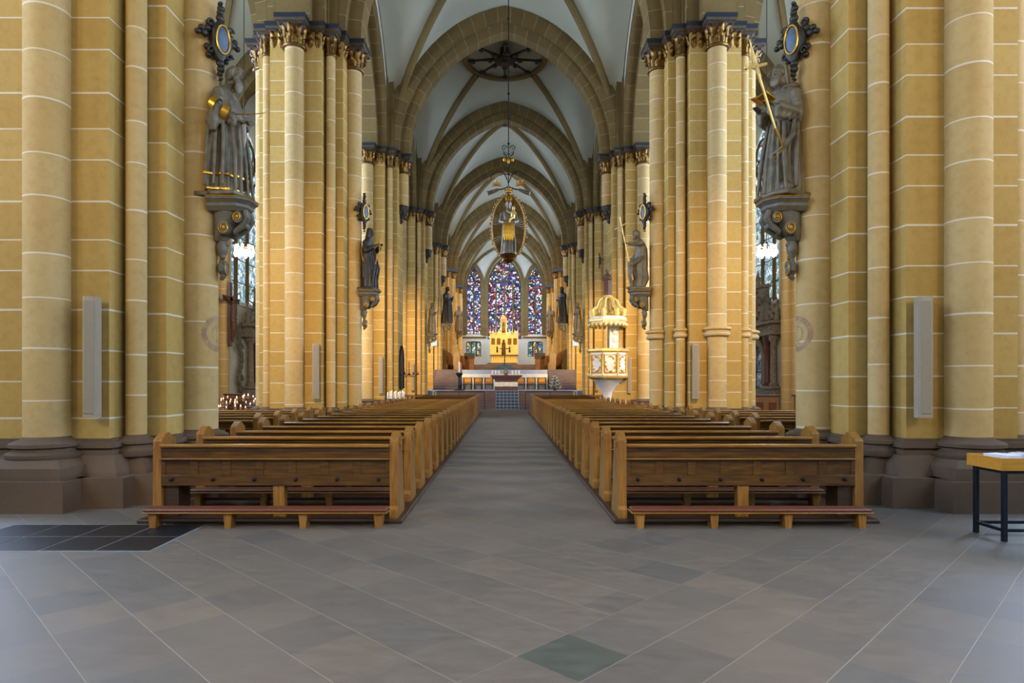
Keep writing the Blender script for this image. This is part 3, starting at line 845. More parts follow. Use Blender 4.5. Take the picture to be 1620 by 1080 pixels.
# ------------------------------------------------------------------ carved figures
def foldfn(th, z, seed):
    a = 1-2*abs(math.sin(4*th + .7*math.sin(2*th+seed) + .5*z + seed))**.75
    b = 1-2*abs(math.sin(7*th + .9*math.sin(3*th+2*seed) - .9*z))**.8
    return .62*a + .42*b + .12*math.sin(19*th+3*z+seed*3)
def prof_at(prof, z):
    for a, b in zip(prof, prof[1:]):
        if a[0] <= z <= b[0]:
            t = (z-a[0])/(b[0]-a[0]); t = t*t*(3-2*t)*.5 + t*.5
            return [a[i]+(b[i]-a[i])*t for i in range(6)]
    return list(prof[-1] if z > prof[-1][0] else prof[0])
def robe_ring(prof, z, seed, off=0, n=84, dz=None):
    _, cx, cy, rx, ry, am = prof_at(prof, z)
    return [(cx+(rx*(1+am*foldfn(2*PI*i/n, z, seed))+off)*math.cos(2*PI*i/n), cy+(ry*(1+am*foldfn(2*PI*i/n, z, seed))+off)*math.sin(2*PI*i/n), z+(dz(2*PI*i/n) if dz else 0)) for i in range(n)]
def robe(mb, prof, seed, k=34, n=84):
    z0, z1 = prof[0][0], prof[-1][0]
    mb.rings([robe_ring(prof, z0+(z1-z0)*i/k, seed, 0, n) for i in range(k+1)])
def robe_band(mb, prof, seed, z0, z1, off=.012, n=84, dz=None):
    mb.rings([robe_ring(prof, z0, seed, off*.2, n, dz), robe_ring(prof, z0, seed, off, n, dz), robe_ring(prof, z1, seed, off, n, dz), robe_ring(prof, z1, seed, off*.2, n, dz)], cap=False)
ROBE = [(0,0,0,.25,.26,.15),(.3,-.01,0,.23,.24,.16),(.7,-.01,0,.205,.215,.11),(1.0,0,0,.165,.195,.07),(1.2,.01,0,.16,.215,.05),(1.36,0,0,.13,.225,.03),(1.44,-.01,0,.09,.15,0),(1.5,0,0,.06,.062,0),(1.58,.02,0,.055,.058,0)]
def head(mb, c, rz=0, tilt=0, beard=0, hair=1, hood=False, fine=True):
    R = Matrix.Rotation(rz, 4, 'Z') @ Matrix.Rotation(tilt, 4, 'Y')
    old = mb.M.copy(); mb.M = old @ Matrix.Translation(Vector(c)) @ R
    mb.ell((0,0,.015), (.092,.076,.105), n=20, m=14); mb.ell((.035,0,-.045), (.058,.055,.07), n=16, m=10)   # skull, jaw
    mb.tube([(.082,0,.03),(.106,0,-.012),(.098,0,-.03)], [.009,.016,.014], 8)                                 # nose
    mb.ell((.083,0,.038), (.018,.052,.010)); mb.ell((.08,0,-.055), (.02,.026,.008)); mb.ell((.077,0,-.068),(.018,.022,.008)); mb.ell((.074,0,-.098),(.022,.024,.016))
    for s in (-1,1):
        mb.ell((.079,s*.03,.014), (.014,.016,.009)); mb.ell((0,s*.078,0), (.02,.012,.032)); mb.ell((.06,s*.042,-.02),(.024,.02,.02))
    if hair:
        for i in range(16):
            a = PI*.45 + i/15*PI*1.1
            mb.tube([(.02+.085*math.cos(a)*.4,.05*math.sin(a),.10),(.088*math.cos(a),.082*math.sin(a),.04),(.09*math.cos(a)-.005,.086*math.sin(a),-.03),(.075*math.cos(a)-.01,.078*math.sin(a),-.085)], [.02,.026,.024,.014], 6)
        for i in range(7): mb.ell((.055+.012*math.cos(i*2),(-.045+.015*i),.088), (.028,.018,.02))
    if beard:
        for i in range(9):
            y = (-4+i)*.014; L = beard*(1-abs(y)*5)
            mb.tube([(.082,y*.9,-.055),(.100,y*1.1,-.11),(.102+.01*math.sin(i*2),y*.9,-.12-L*.5),(.085,y*.5,-.12-L)], [.014,.019,.016,.005], 6)
        for s in (-1,1): mb.tube([(.05,s*.066,-.02),(.066,s*.052,-.07),(.08,s*.03,-.12)], [.016,.02,.016], 6)
    if hood:
        mb.rings([[(-.012+(.115+.01*j*.0)*math.cos(a)*(1.0 if math.cos(a) < .35 else .55), .098*math.sin(a)*w, zz) for a in [2*PI*i/28 for i in range(28)]] for j,(w,zz) in enumerate(((1.25,-.17),(1.15,-.10),(1.02,-.02),(.98,.06),(.75,.115),(.2,.14)))])
    mb.M = old
def hand(mb, wrist, d, up=(0,0,1), s=1.0, curl=.5, side_=1):
    """palm, four fingers and a thumb growing from the wrist along d"""
    d = Vector(d).normalized(); u = Vector(up); lat = d.cross(u).normalized(); u = lat.cross(d).normalized()
    w = Vector(wrist)
    def P(a, b, c): return tuple(w + d*a*s + lat*b*s + u*c*s)
    mb.rings([[P(a, ww*math.cos(t), hh*math.sin(t)) for t in [2*PI*i/10 for i in range(10)]] for a, ww, hh in ((-.02,.026,.022),(.02,.034,.020),(.06,.042,.018),(.09,.038,.015))])
    for i in range(4):
        b = -.030+.020*i; L = (.062,.074,.070,.055)[i]
        mb.tube([P(.08,b,0), P(.08+L*.45,b*1.05,-.008*curl), P(.08+L*.8,b*1.05,-L*.45*curl), P(.08+L*(1-.3*curl),b,-L*.9*curl)], [.0105,.010,.009,.007], 7)
    mb.tube([P(.02,side_*-.03,0), P(.055,side_*-.058,-.012), P(.085,side_*-.062,-.03)], [.013,.011,.008], 7)
def arm(mb, sh, el, wr, cuff=.07, sleeve=0, r0=.075, hd=None, curl=.5, hup=(0,0,1)):
    sh, el, wr = Vector(sh), Vector(el), Vector(wr)
    mb.tube([sh, (sh+el)/2, el], [r0, r0*.95, r0*.82], 14); mb.ell(el, r0*.84); mb.ell(sh, r0*1.05)
    c = el + (wr-el)*.82
    mb.tube([el, (el+c)/2, c], [r0*.8, (r0*.8+cuff)/2, cuff], 14)
    mb.tube([el, wr], [.034,.024], 10)
    if sleeve:   # hanging cloth under the forearm
        for k in range(5):
            p = el.lerp(c, k/4); mb.tube([p, p+Vector((0,0,-sleeve*(.5+.5*k/4))), p+Vector((-.02,0,-sleeve*(.8+.4*k/4)))], [cuff*.8, cuff*.5, .02], 8, .8)
    for k in range(3):
        p = sh.lerp(el, .3+.25*k); mb.ell(p, (r0*1.08, r0*1.08, r0*.3))
    hand(mb, wr, hd or (wr-el), hup, curl=curl)
def finish(mb, name, mat, root, vox, smooth=True):
    o = mb.build(name, mat, root, 0)
    r = o.modifiers.new('continuous surface', 'REMESH'); r.mode = 'VOXEL'; r.voxel_size = vox; r.use_smooth_shade = True
    return o
def drape(mb, pts, w=.03):      # long raised fold
    n = len(pts)-1
    mb.tube(pts, [w*(.35+.65*math.sin(PI*(i+.6)/(n+1.2))) for i in range(n+1)], 8)

def console(root, w=.37, dep=.42, s=1.0, mats=('greystone','gold')):
    g, go = MB(), MB()
    back = -.30
    def slab(z0, z1, k0, k1):
        A = [(back,-w+k0),(dep-.18-k0*.5,-w+k0),(dep-k0,-w+.18+k0),(dep-k0,w-.18-k0),(dep-.18-k0*.5,w-k0),(back,w-k0)]
        B = [(back,-w+k1),(dep-.18-k1*.5,-w+k1),(dep-k1,-w+.18+k1),(dep-k1,w-.18-k1),(dep-.18-k1*.5,w-k1),(back,w-k1)]
        g.prism(A, z0, z1, taper=B)
    slab(-.025, 0, .07, .09); slab(-.07, -.025, .0, .0); slab(-.12, -.07, .06, .01); slab(-.16, -.12, .06, .06); slab(-.22, -.16, .12, .06)
    go.tube([(back,-w-.003,-.035),(dep-.18,-w-.003,-.035),(dep+.003,-w+.18,-.035),(dep+.003,w-.18,-.035),(dep-.18,w+.003,-.035),(back,w+.003,-.035)], .011, 6)
    g.rings([[(back+d*.5+d*.5*math.cos(2*PI*i/16), ww*math.sin(2*PI*i/16), z) for i in range(16)] for z, d, ww in ((-.62,.14,.10),(-.52,.28,.17),(-.42,.40,.21),(-.30,.52,.23),(-.2,.56,.25))])
    for sy in (-1, 1):
        g.lathe([(.07,-.02),(.085,.0),(.07,.02)], (0,0,0), 16) if False else None
        g.tube([(-.03,sy*.10,-.45),(-.03,sy*.24,-.45)], .10, 18); g.tube([(.2,sy*.08,-.30),(.2,sy*.22,-.30)], .082, 18)
        gs = MB(); gs.spiral((-.03,sy*.25,-.45), .092, 1.7, .014, 'y', PI if sy < 0 else 0, 1 if sy < 0 else -1); gs.ell((-.03,sy*.25,-.45), (.025,.018,.025)); gs.build('gilded_volute', M[mats[1]], root); gs = MB(); gs.spiral((.2,sy*.23,-.30), .072, 1.7, .012, 'y', PI*1.2, -1)
        gs.ell((.2,sy*.23,-.30), (.02,.016,.02)); gs.build('gilded_volute', M[mats[1]], root)
        g.tube([(.3,sy*.12,-.2),(.33,sy*.13,-.30),(.24,sy*.12,-.42),(.1,sy*.11,-.5)], [.05,.055,.05,.04], 10)
    g.ell((.28,0,-.27), (.07,.07,.10)); g.ell((.27,0,-.40),(.06,.12,.05))
    g.lathe([(.03,-1.17),(.05,-1.14),(.03,-1.1),(.08,-1.05),(.09,-.98),(.05,-.9),(.04,-.86),(.09,-.78),(.11,-.7),(.08,-.62),(.14,-.56)], (-.16,0,0), 14, sx=.9)
    for i in range(6): g.ell((-.12+.03*math.cos(i*2.1), .06*math.sin(i*1.9), -.66-.09*i), (.05,.05,.04))
    g.build('bracket', M[mats[0]], root, 35)
    d = MB(); d.ell((-.1,0,-1.0), (.04,.085,.10)); d.build('lower_shield', M['bluepaint'], root)
    go.build('gilded_edge', M[mats[1]], root); go = MB()
    go.tube([(-.07,.085*math.cos(2*PI*i/16),-1.0+.10*math.sin(2*PI*i/16)) for i in range(17)], .012, 6)
    go.build('gilded_shield_rim', M[mats[1]], root)
    root.scale = (.8*s,.8*s,s)
    return root
def cartouche(root, s=1.0):
    g, go, b = MB(), MB(), MB()
    N = 28
    g.rings([[(x, .15*k*math.cos(2*PI*i/N)*(1+.16*math.cos(6*PI*i/N)), .27*k*math.sin(2*PI*i/N)*(1+.12*math.cos(8*PI*i/N))) for i in range(N)] for x,k in ((-.1,.8),(-.02,1.0),(.03,1.0),(.06,.75))])
    b.ell((.055,0,0), (.035,.095,.19), n=20, m=12)
    go.tube([(.075,.10*math.cos(2*PI*i/24),.20*math.sin(2*PI*i/24)) for i in range(25)], .013, 6)
    for sy in (-1,1):
        for j,(y,z,r) in enumerate(((.17,.12,.055),(.21,.04,.06),(.25,.10,.05),(.3,.03,.045),(.16,-.12,.05),(.13,-.22,.045),(.12,.24,.05))):
            g.ell((-.03-.03*j*.3, sy*y, z), (.045,r,r*.9), n=10, m=7)
        g.spiral((0,sy*.15,.2), .06, 1.2, .02, 'x'); g.spiral((0,sy*.14,-.18), .06, 1.2, .02, 'x')
    for z,r in ((.32,.06),(.40,.045),(.46,.05),(.53,.03),(-.32,.055),(-.40,.05),(-.47,.035),(-.54,.02)): g.ell((-.0,0.01*math.sin(z*30),z), (.05,r*1.1,r), n=10, m=7)
    g.tube([(-.35,0,.12),(-.1,0,.05)], .03, 8)
    g.build('scrollwork', M['bronze_dark'], root, 50); b.build('shield', M['bluepaint'], root); go.build('gilded_rim', M['gold'], root)
    if s != 1: root.scale = (s,s,s)
    return root

def wallset(s, Y, X, zb, rz, lab, k):
    lc = '%s pier, %s from the camera' % (side[s], ORD[k-1])
    c = empty('carved_console', (s*X, Y, zb), 0 if s < 0 else PI, 'grey console with gilt volutes, on the %s' % lc, 'console'); console(c)
    c = empty('cartouche', (s*(X+.10), Y-.12, zb+2.2), -.6 if s < 0 else PI+.6, 'dark oval cartouche with gilt rim, on the %s' % lc, 'cartouche'); cartouche(c)
    return empty('statue', (s*X, Y, zb), rz, lab, 'statue')

Z1 = 4.14
# A: bearded figure on the left, sword in the lowered hand
r = wallset(-1, PY[1], 3.97, Z1, math.radians(-8), 'bearded grey robed statue with gilt cuffs and double gilt hem on the nearest left pier', 1)
PA = [(0,-.04,.02,.27,.30,.13),(.25,-.05,.02,.275,.31,.15),(.6,-.03,.01,.24,.27,.13),(.95,-.01,0,.19,.225,.08),(1.15,.0,0,.185,.235,.05),(1.33,-.02,0,.15,.235,.03),(1.43,0,0,.10,.16,0),(1.5,.03,0,.065,.065,0),(1.6,.06,0,.055,.058,0)]
m = MB(); robe(m, PA, 1.0)
head(m, (.10,0,1.63), -.1, .22, .20, 1)
arm(m, (-.01,-.2,1.33), (.02,-.28,1.08), (.23,-.14,.98), .075, .10, .07, curl=.9)
arm(m, (-.01,.2,1.33), (.06,.26,1.08), (.26,.06,1.02), .075, .10, .07, curl=.9)
for y in (-.16,-.06,.05,.14): drape(m, [(.12,y*.9,1.25),(.17,y,.9),(.22,y*1.2,.5),(.25,y*1.4,.05)], .03)
for y, x in ((-.30,-.12),(-.31,.0),(-.29,.1)): drape(m, [(x*.6,y*.75,1.15),(x,y*.9,.7),(x*1.1,y*1.03,.1)], .028)
m.tube([(.0,-.28,1.12),(-.02,-.31,.9),(0,-.33,.78)], [.08,.09,.03], 10)
m.ell((.26,-.06,.0),(.11,.05,.04)); m.ell((.24,.1,.0),(.10,.05,.04))
m.prism([(-.3,-.28),(.24,-.28),(.3,-.1),(.3,.15),(.24,.28),(-.3,.28)], -.02, .035)
r.scale = (1.08,1.08,1.08); r.location.x -= .05
finish(m, 'body', M['bronze'], r, .0115)
g = MB(); robe_band(g, PA, 1.0, .05, .072, .026); g.build('gilt_hem', M['gold'], r)
g = MB(); robe_band(g, PA, 1.0, .24, .265, .026); g.build('gilt_hem', M['gold'], r)
g = MB()
g.tube([(.115+.0*i, .09*math.cos(2*PI*i/16)*.9, 1.43+.05*math.sin(2*PI*i/16)) for i in range(9, 16)], .012, 6)
g.build('gilt_collar', M['gold'], r)
g = MB(); g.tube([(.07,-.262,1.06),(.135,-.215,1.03)], [.098,.096], 16, 1, False); g.tube([(.07,-.262,1.06),(.135,-.215,1.03)], [.092,.09], 16, 1, False)
g.tube([(-.02,-.31,1.14),(.05,-.30,1.10)], [.096,.100], 16, 1, False); g.build('gilt_cuff', M['gold'], r)
g = MB(); g.tube([(.14,-.15,1.06),(.38,-.16,1.035),(.62,-.14,1.05)], [.014,.012,.004], 8, .6); g.build('gilt_rod', M['gold'], r)
g = MB(); g.tube([(.30,-.12,.92),(.31,-.13,.72),(.31,-.13,.62)], [.03,.035,.008], 8); g.build('hanging_tassel', M['silver'], r)

# B: monk reading, tall cross in the crook of the arm
r = wallset(1, PY[1], 3.97, Z1, math.radians(180+24), 'bearded hooded monk statue reading an open book on the nearest right pier', 1)
PB = [(0,0,0,.24,.26,.15),(.25,0,0,.235,.255,.17),(.6,-.02,0,.205,.23,.15),(.95,-.03,0,.17,.205,.10),(1.15,-.03,0,.17,.21,.05),(1.33,-.03,0,.145,.205,.03),(1.45,-.01,0,.10,.14,0),(1.5,.02,0,.07,.07,0),(1.6,.05,0,.055,.058,0)]
m = MB(); robe(m, PB, 2.6)
head(m, (.08,0,1.655), .15, .14, .10, 0)
for i in range(10):    # hood lying on the shoulders
    a = -PI*.75+i*PI*1.5/9; m.ell((-.03+.10*math.cos(a+PI), .13*math.sin(a), 1.46-.03*math.cos(a+PI)), (.06,.06,.04))
arm(m, (-.02,-.19,1.33), (.0,-.25,1.07), (.30,-.13,1.15), .075, .14, .07, curl=.3)
arm(m, (-.02,.19,1.33), (.0,.26,1.05), (.31,.12,1.16), .075, .14, .07, curl=.3, hup=(0,0,1))
for y in (-.15,-.07,.0,.09,.17): drape(m, [(.14,y*.8,1.0),(.18,y*1.05,.7),(.21,y*1.3,.35),(.23,y*1.5,.04)], .032)
for y in (.25,.26,-.25): drape(m, [(-.02,y*.85,1.0),(.05,y,.55),(.08,y*1.08,.08)], .035)
drape(m, [(.05,.22,.95),(.12,.27,.75),(.2,.2,.6),(.2,.0,.55)], .04)
m.ell((.24,-.08,.02),(.10,.045,.04)); m.ell((.22,.1,.02),(.09,.045,.04))
m.ell((.14,.16,.09),(.09,.09,.10))
m.prism([(-.3,-.28),(.24,-.28),(.32,-.1),(.32,.15),(.24,.28),(-.3,.28)], -.02, .035)
r.scale = (1.08,1.08,1.08)
finish(m, 'body', M['bronze'], r, .0115)
g = MB(); old = g.M; g.M = Matrix.Translation((.37,-.0,1.23)) @ Matrix.Rotation(-.35, 4, 'Y')
for s2 in (-1,1): g.rings([[(-.09,s2*.005,0),(.09,s2*.005,0),(.09,s2*.005,.035),(-.09,s2*.005,.035)],[(-.09,s2*.13,.03),(.09,s2*.13,.03),(.09,s2*.13,.05),(-.09,s2*.13,.05)]])
g.M = old; g.build('open_book', M['gold'], r, 0)
g = MB(); g.tube([(.38,.22,.80),(.66,.22,1.43)], [.014,.016], 8); g.tube([(.64,.22,1.40),(.74,.22,1.64),(.82,.22,1.84)], [.028,.026,.004], 4, .5)
q = Vector((.70,.22,1.53)); g.tube([q+Vector((.17,-.0,-.06)), q+Vector((-.17,.0,.06))], .018, 6); g.ell(q+Vector((.17,0,-.06)), .028); g.build('gilt_cross_staff', M['gold_pale'], r)
g = MB(); g.tube([(.38,.22,.82),(.3,.24,.66),(.22,.2,.56),(.19,-.05,.47),(.13,-.2,.42),(.0,-.27,.40)], .014, 6); g.build('gilt_girdle', M['gold'], r)

# C: veiled woman, left second pier
r = wallset(-1, PY[2], 3.97, 4.2, math.radians(-15), 'veiled dark statue raising a small gilt cross on the second left pier', 2)
PC = [(0,0,0,.22,.23,.10),(.3,0,.0,.23,.24,.14),(.6,-.02,0,.20,.23,.13),(.9,-.03,0,.17,.205,.08),(1.15,-.02,0,.17,.21,.04),(1.33,-.02,0,.14,.215,.03),(1.43,0,0,.11,.15,0),(1.5,.02,0,.09,.09,0),(1.6,.04,0,.055,.058,0)]
m = MB(); robe(m, PC, .4); head(m, (.06,0,1.63), -.1, .2, 0, 0, True)
arm(m, (-.01,-.20,1.31), (.05,-.28,1.06), (.27,-.14,1.22), .075, .08, .08, curl=.9); arm(m, (-.01,.20,1.31), (.08,.26,1.08), (.31,.10,1.25), .075, .08, .08, curl=.9)
for y in (-.12,-.03,.07): drape(m, [(.14,y,1.2),(.2,y*1.2,.9),(.27,y*1.4+.03,.6),(.22,y*1.5,.25),(.24,y*1.8,.03)], .035)
drape(m, [(-.05,-.2,1.2),(-.05,-.25,.8),(-.04,-.25,.3)], .035)
m.prism([(-.3,-.26),(.22,-.26),(.28,0),(.22,.26),(-.3,.26)], -.02, .035); finish(m, 'body', M['bronze_dark'], r, .014)
g = MB(); g.tube([(.33,.0,1.0),(.36,.0,1.3),(.43,0,1.72)], [.01,.012,.006], 6); g.tube([(.16,-.1,1.22),(.36,-.05,1.31)], .014, 6); g.tube([(-.09,-.26,1.15),(-.06,-.31,1.0),(-.04,-.28,.8),(.02,-.27,.74)], .018, 6)
g.tube([(.30,-.1,1.0),(.31,-.12,.85),(.28,-.13,.7)], .012, 6); g.build('gilt_cross', M['gold'], r)

# D: leaning figure with arm stretched to a long cross, right second pier
r = wallset(1, PY[2], 3.90, 4.2, math.radians(180+5), 'leaning statue, one arm stretched to a long gilt cross, second right pier', 2)
PD = [(0,.05,0,.17,.21,.10),(.3,-.02,.0,.23,.25,.14),(.6,.0,0,.22,.23,.13),(.9,-.04,0,.18,.20,.08),(1.15,-.03,0,.17,.20,.04),(1.3,.0,0,.14,.21,.03),(1.4,.03,0,.10,.15,0),(1.47,.06,0,.065,.065,0),(1.56,.09,0,.055,.058,0)]
m = MB(); robe(m, PD, 3.3); head(m, (.12,0,1.60), 0, .25, .04, 1)
arm(m, (.02,.20,1.30), (.22,.20,1.26), (.42,.12,1.30), .05, 0, .07, curl=1.0); arm(m, (.0,-.20,1.30), (-.02,-.27,1.02), (.16,-.16,.95), .07, .06, .075, curl=.9)
m.tube([(.08,.06,.78),(.30,.08,.72),(.30,.06,.40),(.26,.05,.06)], [.13,.115,.085,.05], 12); m.ell((.33,.05,.03),(.11,.05,.04))
for y in (-.18,-.08): drape(m, [(.1,y,1.1),(.2,y,.85),(.08,y*1.2,.45),(-.02,y*1.5,.04)], .04)
drape(m, [(-.12,.15,1.0),(.1,.2,.8),(.3,.15,.66)], .05); drape(m, [(.2,-.1,.7),(.12,-.16,.4),(-.02,-.2,.1)], .05)
m.prism([(-.3,-.26),(.26,-.26),(.36,0),(.26,.26),(-.3,.26)], -.02, .035); finish(m, 'body', M['bronze'], r, .014)
g = MB(); A, B = Vector((.25,.13,.25)), Vector((.64,.13,2.05)); g.tube([A, B], .017, 8); q = A.lerp(B, .86); g.tube([q+Vector((-.22,0,.12)), q+Vector((.20,0,-.11))], .016, 8); g.build('gilt_cross_staff', M['gold_pale'], r)
g = MB(); g.tube([(.14,-.02,1.12),(.12,-.17,1.10),(-.02,-.22,1.13),(-.15,-.1,1.13)], .02, 6); g.tube([(.12,-.2,.62),(-.03,-.26,.35),(-.06,-.27,.06)], .025, 6); g.build('gilt_border', M['gold'], r)

# generic smaller statues farther off
def far_statue(loc, rz, lab, mat, seed, sc=1.0, cross=True, vox=.022, staff=None):
    r = empty('statue', loc, rz, lab, 'statue'); r.scale = (sc,sc,sc)
    m = MB(); robe(m, ROBE, seed, 20, 48); head(m, (.05,0,1.63), 0, .15, .1 if seed > 2 else 0, 1)
    arm(m, (0,-.2,1.31), (.05,-.27,1.06), (.24,-.12,1.1), .07, .08, .08); arm(m, (0,.2,1.31), (.06,.27,1.06), (.26,.1,1.2), .07, .08, .08)
    for y in (-.12,0,.1): drape(m, [(.13,y,1.15),(.2,y*1.2,.8),(.24,y*1.5,.04)], .035)
    finish(m, 'body', M[mat], r, vox)
    if staff:
        g = MB(); g.tube([(.3,.12,.3),(.36,.1,1.2),(.40,.1,2.0)], .018, 6); g.build('staff', M[staff], r)
    return r
for s in (-1,1):
    X = 4.22; zb = 4.35
    far_statue((s*X, PY[3] if False else PY[4], zb), 0 if s < 0 else PI, 'small grey statue on a console, %s fourth pier' % side[s], 'bronze', 1.2+s, 1.0, staff='bronze_dark')
    c = empty('carved_console', (s*X, PY[4], zb), 0 if s < 0 else PI, 'scrolled console carrying the statue on the %s fourth pier' % side[s], 'console'); console(c)
    far_statue((s*4.15, PY[5], 5.75), -.5 if s < 0 else PI+.5, 'large dark statue high on the %s pier by the sanctuary steps' % side[s], 'bronze_dark', 2.2+s, 1.5, staff='gold')
    c = empty('carved_console', (s*4.15, PY[5], 5.75), 0 if s < 0 else PI, 'console under the large dark statue, %s pier by the sanctuary steps' % side[s], 'console'); console(c)
    far_statue((s*3.95, PY[6], 5.95), -.9 if s < 0 else PI+.9, 'brown statue against the %s half pier of the choir' % side[s], 'altarstone', 3.2+s, 1.25)
    c = empty('carved_console', (s*3.95, PY[6], 5.95), 0 if s < 0 else PI, 'grey console under the brown statue on the %s choir half pier' % side[s], 'console'); console(c)

# ------------------------------------------------------------------ hanging double madonna in a ray wreath
HYD = 23.0; hx = CAMX + (804.5-CX)*HYD/F
root = empty('hanging_madonna', (hx, HYD, 7.1), 0, 'gilt crowned madonna and child in an oval ray wreath hanging over the nave', 'hanging sculpture')
m = MB(); m.M = Matrix.Translation((0,-.05,-1.0)) @ Matrix.Rotation(-PI/2, 4, 'Z') @ Matrix.Diagonal((1.1,1.1,1.1,1))
robe(m, ROBE, 5.1); head(m, (.04,0,1.62), .1, .1, 0, 1)
arm(m, (0,.2,1.3), (.08,.27,1.05), (.24,.12,1.0), .07, .1, .08); arm(m, (0,-.2,1.3), (.08,-.25,1.05), (.26,-.05,.98), .07, .1, .08)
for y in (-.15,-.08,.02,.1,.17): drape(m, [(.1,y*.8,1.2),(.17,y,.8),(.2,y*1.2,.4),(.22,y*1.4,.03)], .034)
finish(m, 'figure', M['silver'], root, .018)
m = MB(); m.M = Matrix.Translation((0,-.05,-1.0)) @ Matrix.Rotation(-PI/2, 4, 'Z') @ Matrix.Diagonal((1.1,1.1,1.1,1))
m.M = m.M @ Matrix.Translation((0,.0,0))
m.ell((.2,.16,1.46), (.06,.055,.068)); m.tube([(.2,.16,1.4),(.19,.15,1.3),(.18,.13,1.12)], [.04,.075,.08], 12); m.tube([(.2,.12,1.15),(.3,.05,1.08),(.31,.02,.95)], [.05,.04,.025], 8); m.tube([(.2,.2,1.33),(.28,.24,1.26),(.33,.17,1.3)], [.03,.026,.02], 8); m.tube([(.2,.1,1.33),(.27,.0,1.3),(.27,-.06,1.38)],[.03,.024,.018],8)
finish(m, 'child', M['gold_pale'], root, .016)
g = MB(); g.M = Matrix.Translation((0,-.09,-1.0)) @ Matrix.Rotation(-PI/2, 4, 'Z') @ Matrix.Diagonal((1.1,1.1,1.1,1))
for y in (-.11,-.05,.01,.06,.11): g.tube([(.2,y*.8,1.02),(.215,y*1.1,.8),(.23,y*1.25,.55),(.24,y*1.1,.40)], [.045,.06,.055,.02], 8)
g.tube([(.22,-.15,.98),(.26,0,.93),(.22,.15,.98)], .05, 8); g.build('gilt_mantle', M['gold'], root)
cr = MB()
cr.lathe([(.10,.0),(.11,.02),(.10,.04),(.095,.06)], (0,-.09,.90), 16)
for i in range(8): a = i*PI/4; cr.tube([(.1*math.cos(a),-.09+.1*math.sin(a),.94),(.12*math.cos(a),-.09+.12*math.sin(a),1.02),(.05*math.cos(a),-.09+.05*math.sin(a),1.08)], [.018,.02,.012], 6)
cr.build('crown', M['gold'], root)
ry = MB(); W_, HH_ = .60, 1.13
for i in range(72):
    a = 2*PI*i/72; ca, sa = math.cos(a), math.sin(a)
    ry.tube([(.2*ca,.02,.5*sa-.05),(W_*ca,.04,HH_*sa)], [.010,.028], 4, 1.35)
ry.build('rays', M['ray'], root)
wr = MB(); wr.tube([(W_*math.cos(2*PI*i/64),.02,HH_*math.sin(2*PI*i/64)) for i in range(65)], .038, 8)
for i in range(58):
    a = 2*PI*i/58; rr = .04+.012*math.sin(i*2.3); wr.ell(((W_+.05+.025*math.sin(i*3))*math.cos(a), .0+.02*math.cos(i*2), (HH_+.045+.02*math.cos(i*3.1))*math.sin(a)), (rr,rr*.7,rr), n=8, m=6)
wr.build('leaf_wreath', M['silver_gilt'] if 'silver_gilt' in M else M['silver'], root)
b = MB(); b.lathe([(.02,-1.32),(.12,-1.28),(.2,-1.2),(.16,-1.14),(.28,-1.08),(.3,-1.04),(.24,-1.0)], (0,-.03,0), 20); b.build('pedestal', M['gold_cap'], root)
b = MB(); b.tube([(0,0,1.35),(0,0,11.4)], .016, 8)
for z in (1.9, 3.0, 3.9, 4.8, 5.6, 6.2, 7.5, 9): b.ell((0,0,z), (.05,.05,.035))
b.tube([(0,0,1.05),(0,0,1.4)], .035, 8)
b.build('hanging_rod', M['iron'], root)
for s in (-1,1):
    b = MB()
    b.tube([(0,0,1.45),(s*.25,0,1.36),(s*.42,0,1.35)], .022, 8)
    b.tube([(0,0,1.6),(s*.18,0,1.95),(s*.42,0,2.02),(s*.62,0,1.85),(s*.63,0,1.7)], .013, 6)
    b.tube([(0,0,1.55),(s*.08,0,1.85),(s*.22,0,1.98)], .012, 6); b.spiral((s*.24,0,1.93), .07, 1.2, .012, 'y')
    b.spiral((s*.16,0,2.85), .11, 1.3, .014, 'y', PI if s > 0 else 0, -s); b.spiral((s*.12,0,2.66), .09, 1.2, .012, 'y', PI if s > 0 else 0, s); b.tube([(0,0,2.45),(s*.14,0,2.62),(s*.2,0,2.75)], .012, 6)
    b.build('scroll_ironwork', M['iron'], root)
for s in (-1,1):
    b = MB(); b.tube([(s*.38,-.02,1.34),(s*.55,-.06,1.26),(s*.72,-.1,1.19)], [.05,.07,.075], 12); b.tube([(s*.72,-.1,1.19),(s*.76,-.11,1.175)], [.08,.08], 12); b.build('spot_lamp', M['bronze'], root)
    b = MB()
    for i in range(9):
        a = -PI*.1+PI*1.2*i/8; b.tube([(s*.42,0,1.5),(s*.42+.12*math.cos(a),0,1.52+.12*math.sin(a)),(s*.42+.19*math.cos(a),-.02,1.52+.19*math.sin(a))], [.03,.03,.006], 6, .5)
    b.build('gilt_leaf_tuft', M['gold'], root)
b = MB(); b.lathe([(.12,0),(.13,.03),(.12,.06)], (0,0,1.24), 16)
for i in range(8): a = i*PI/4; b.tube([(.12*math.cos(a),.12*math.sin(a),1.28),(.15*math.cos(a),.15*math.sin(a),1.42)], [.03,.008], 6); 
for s in (-1,1): b.ell((s*.14,0,2.44), (.06,.04,.09))
b.ell((0,0,2.4), (.05,.05,.12)); b.build('gilt_coronet', M['gold'], root)
SPOTS = []
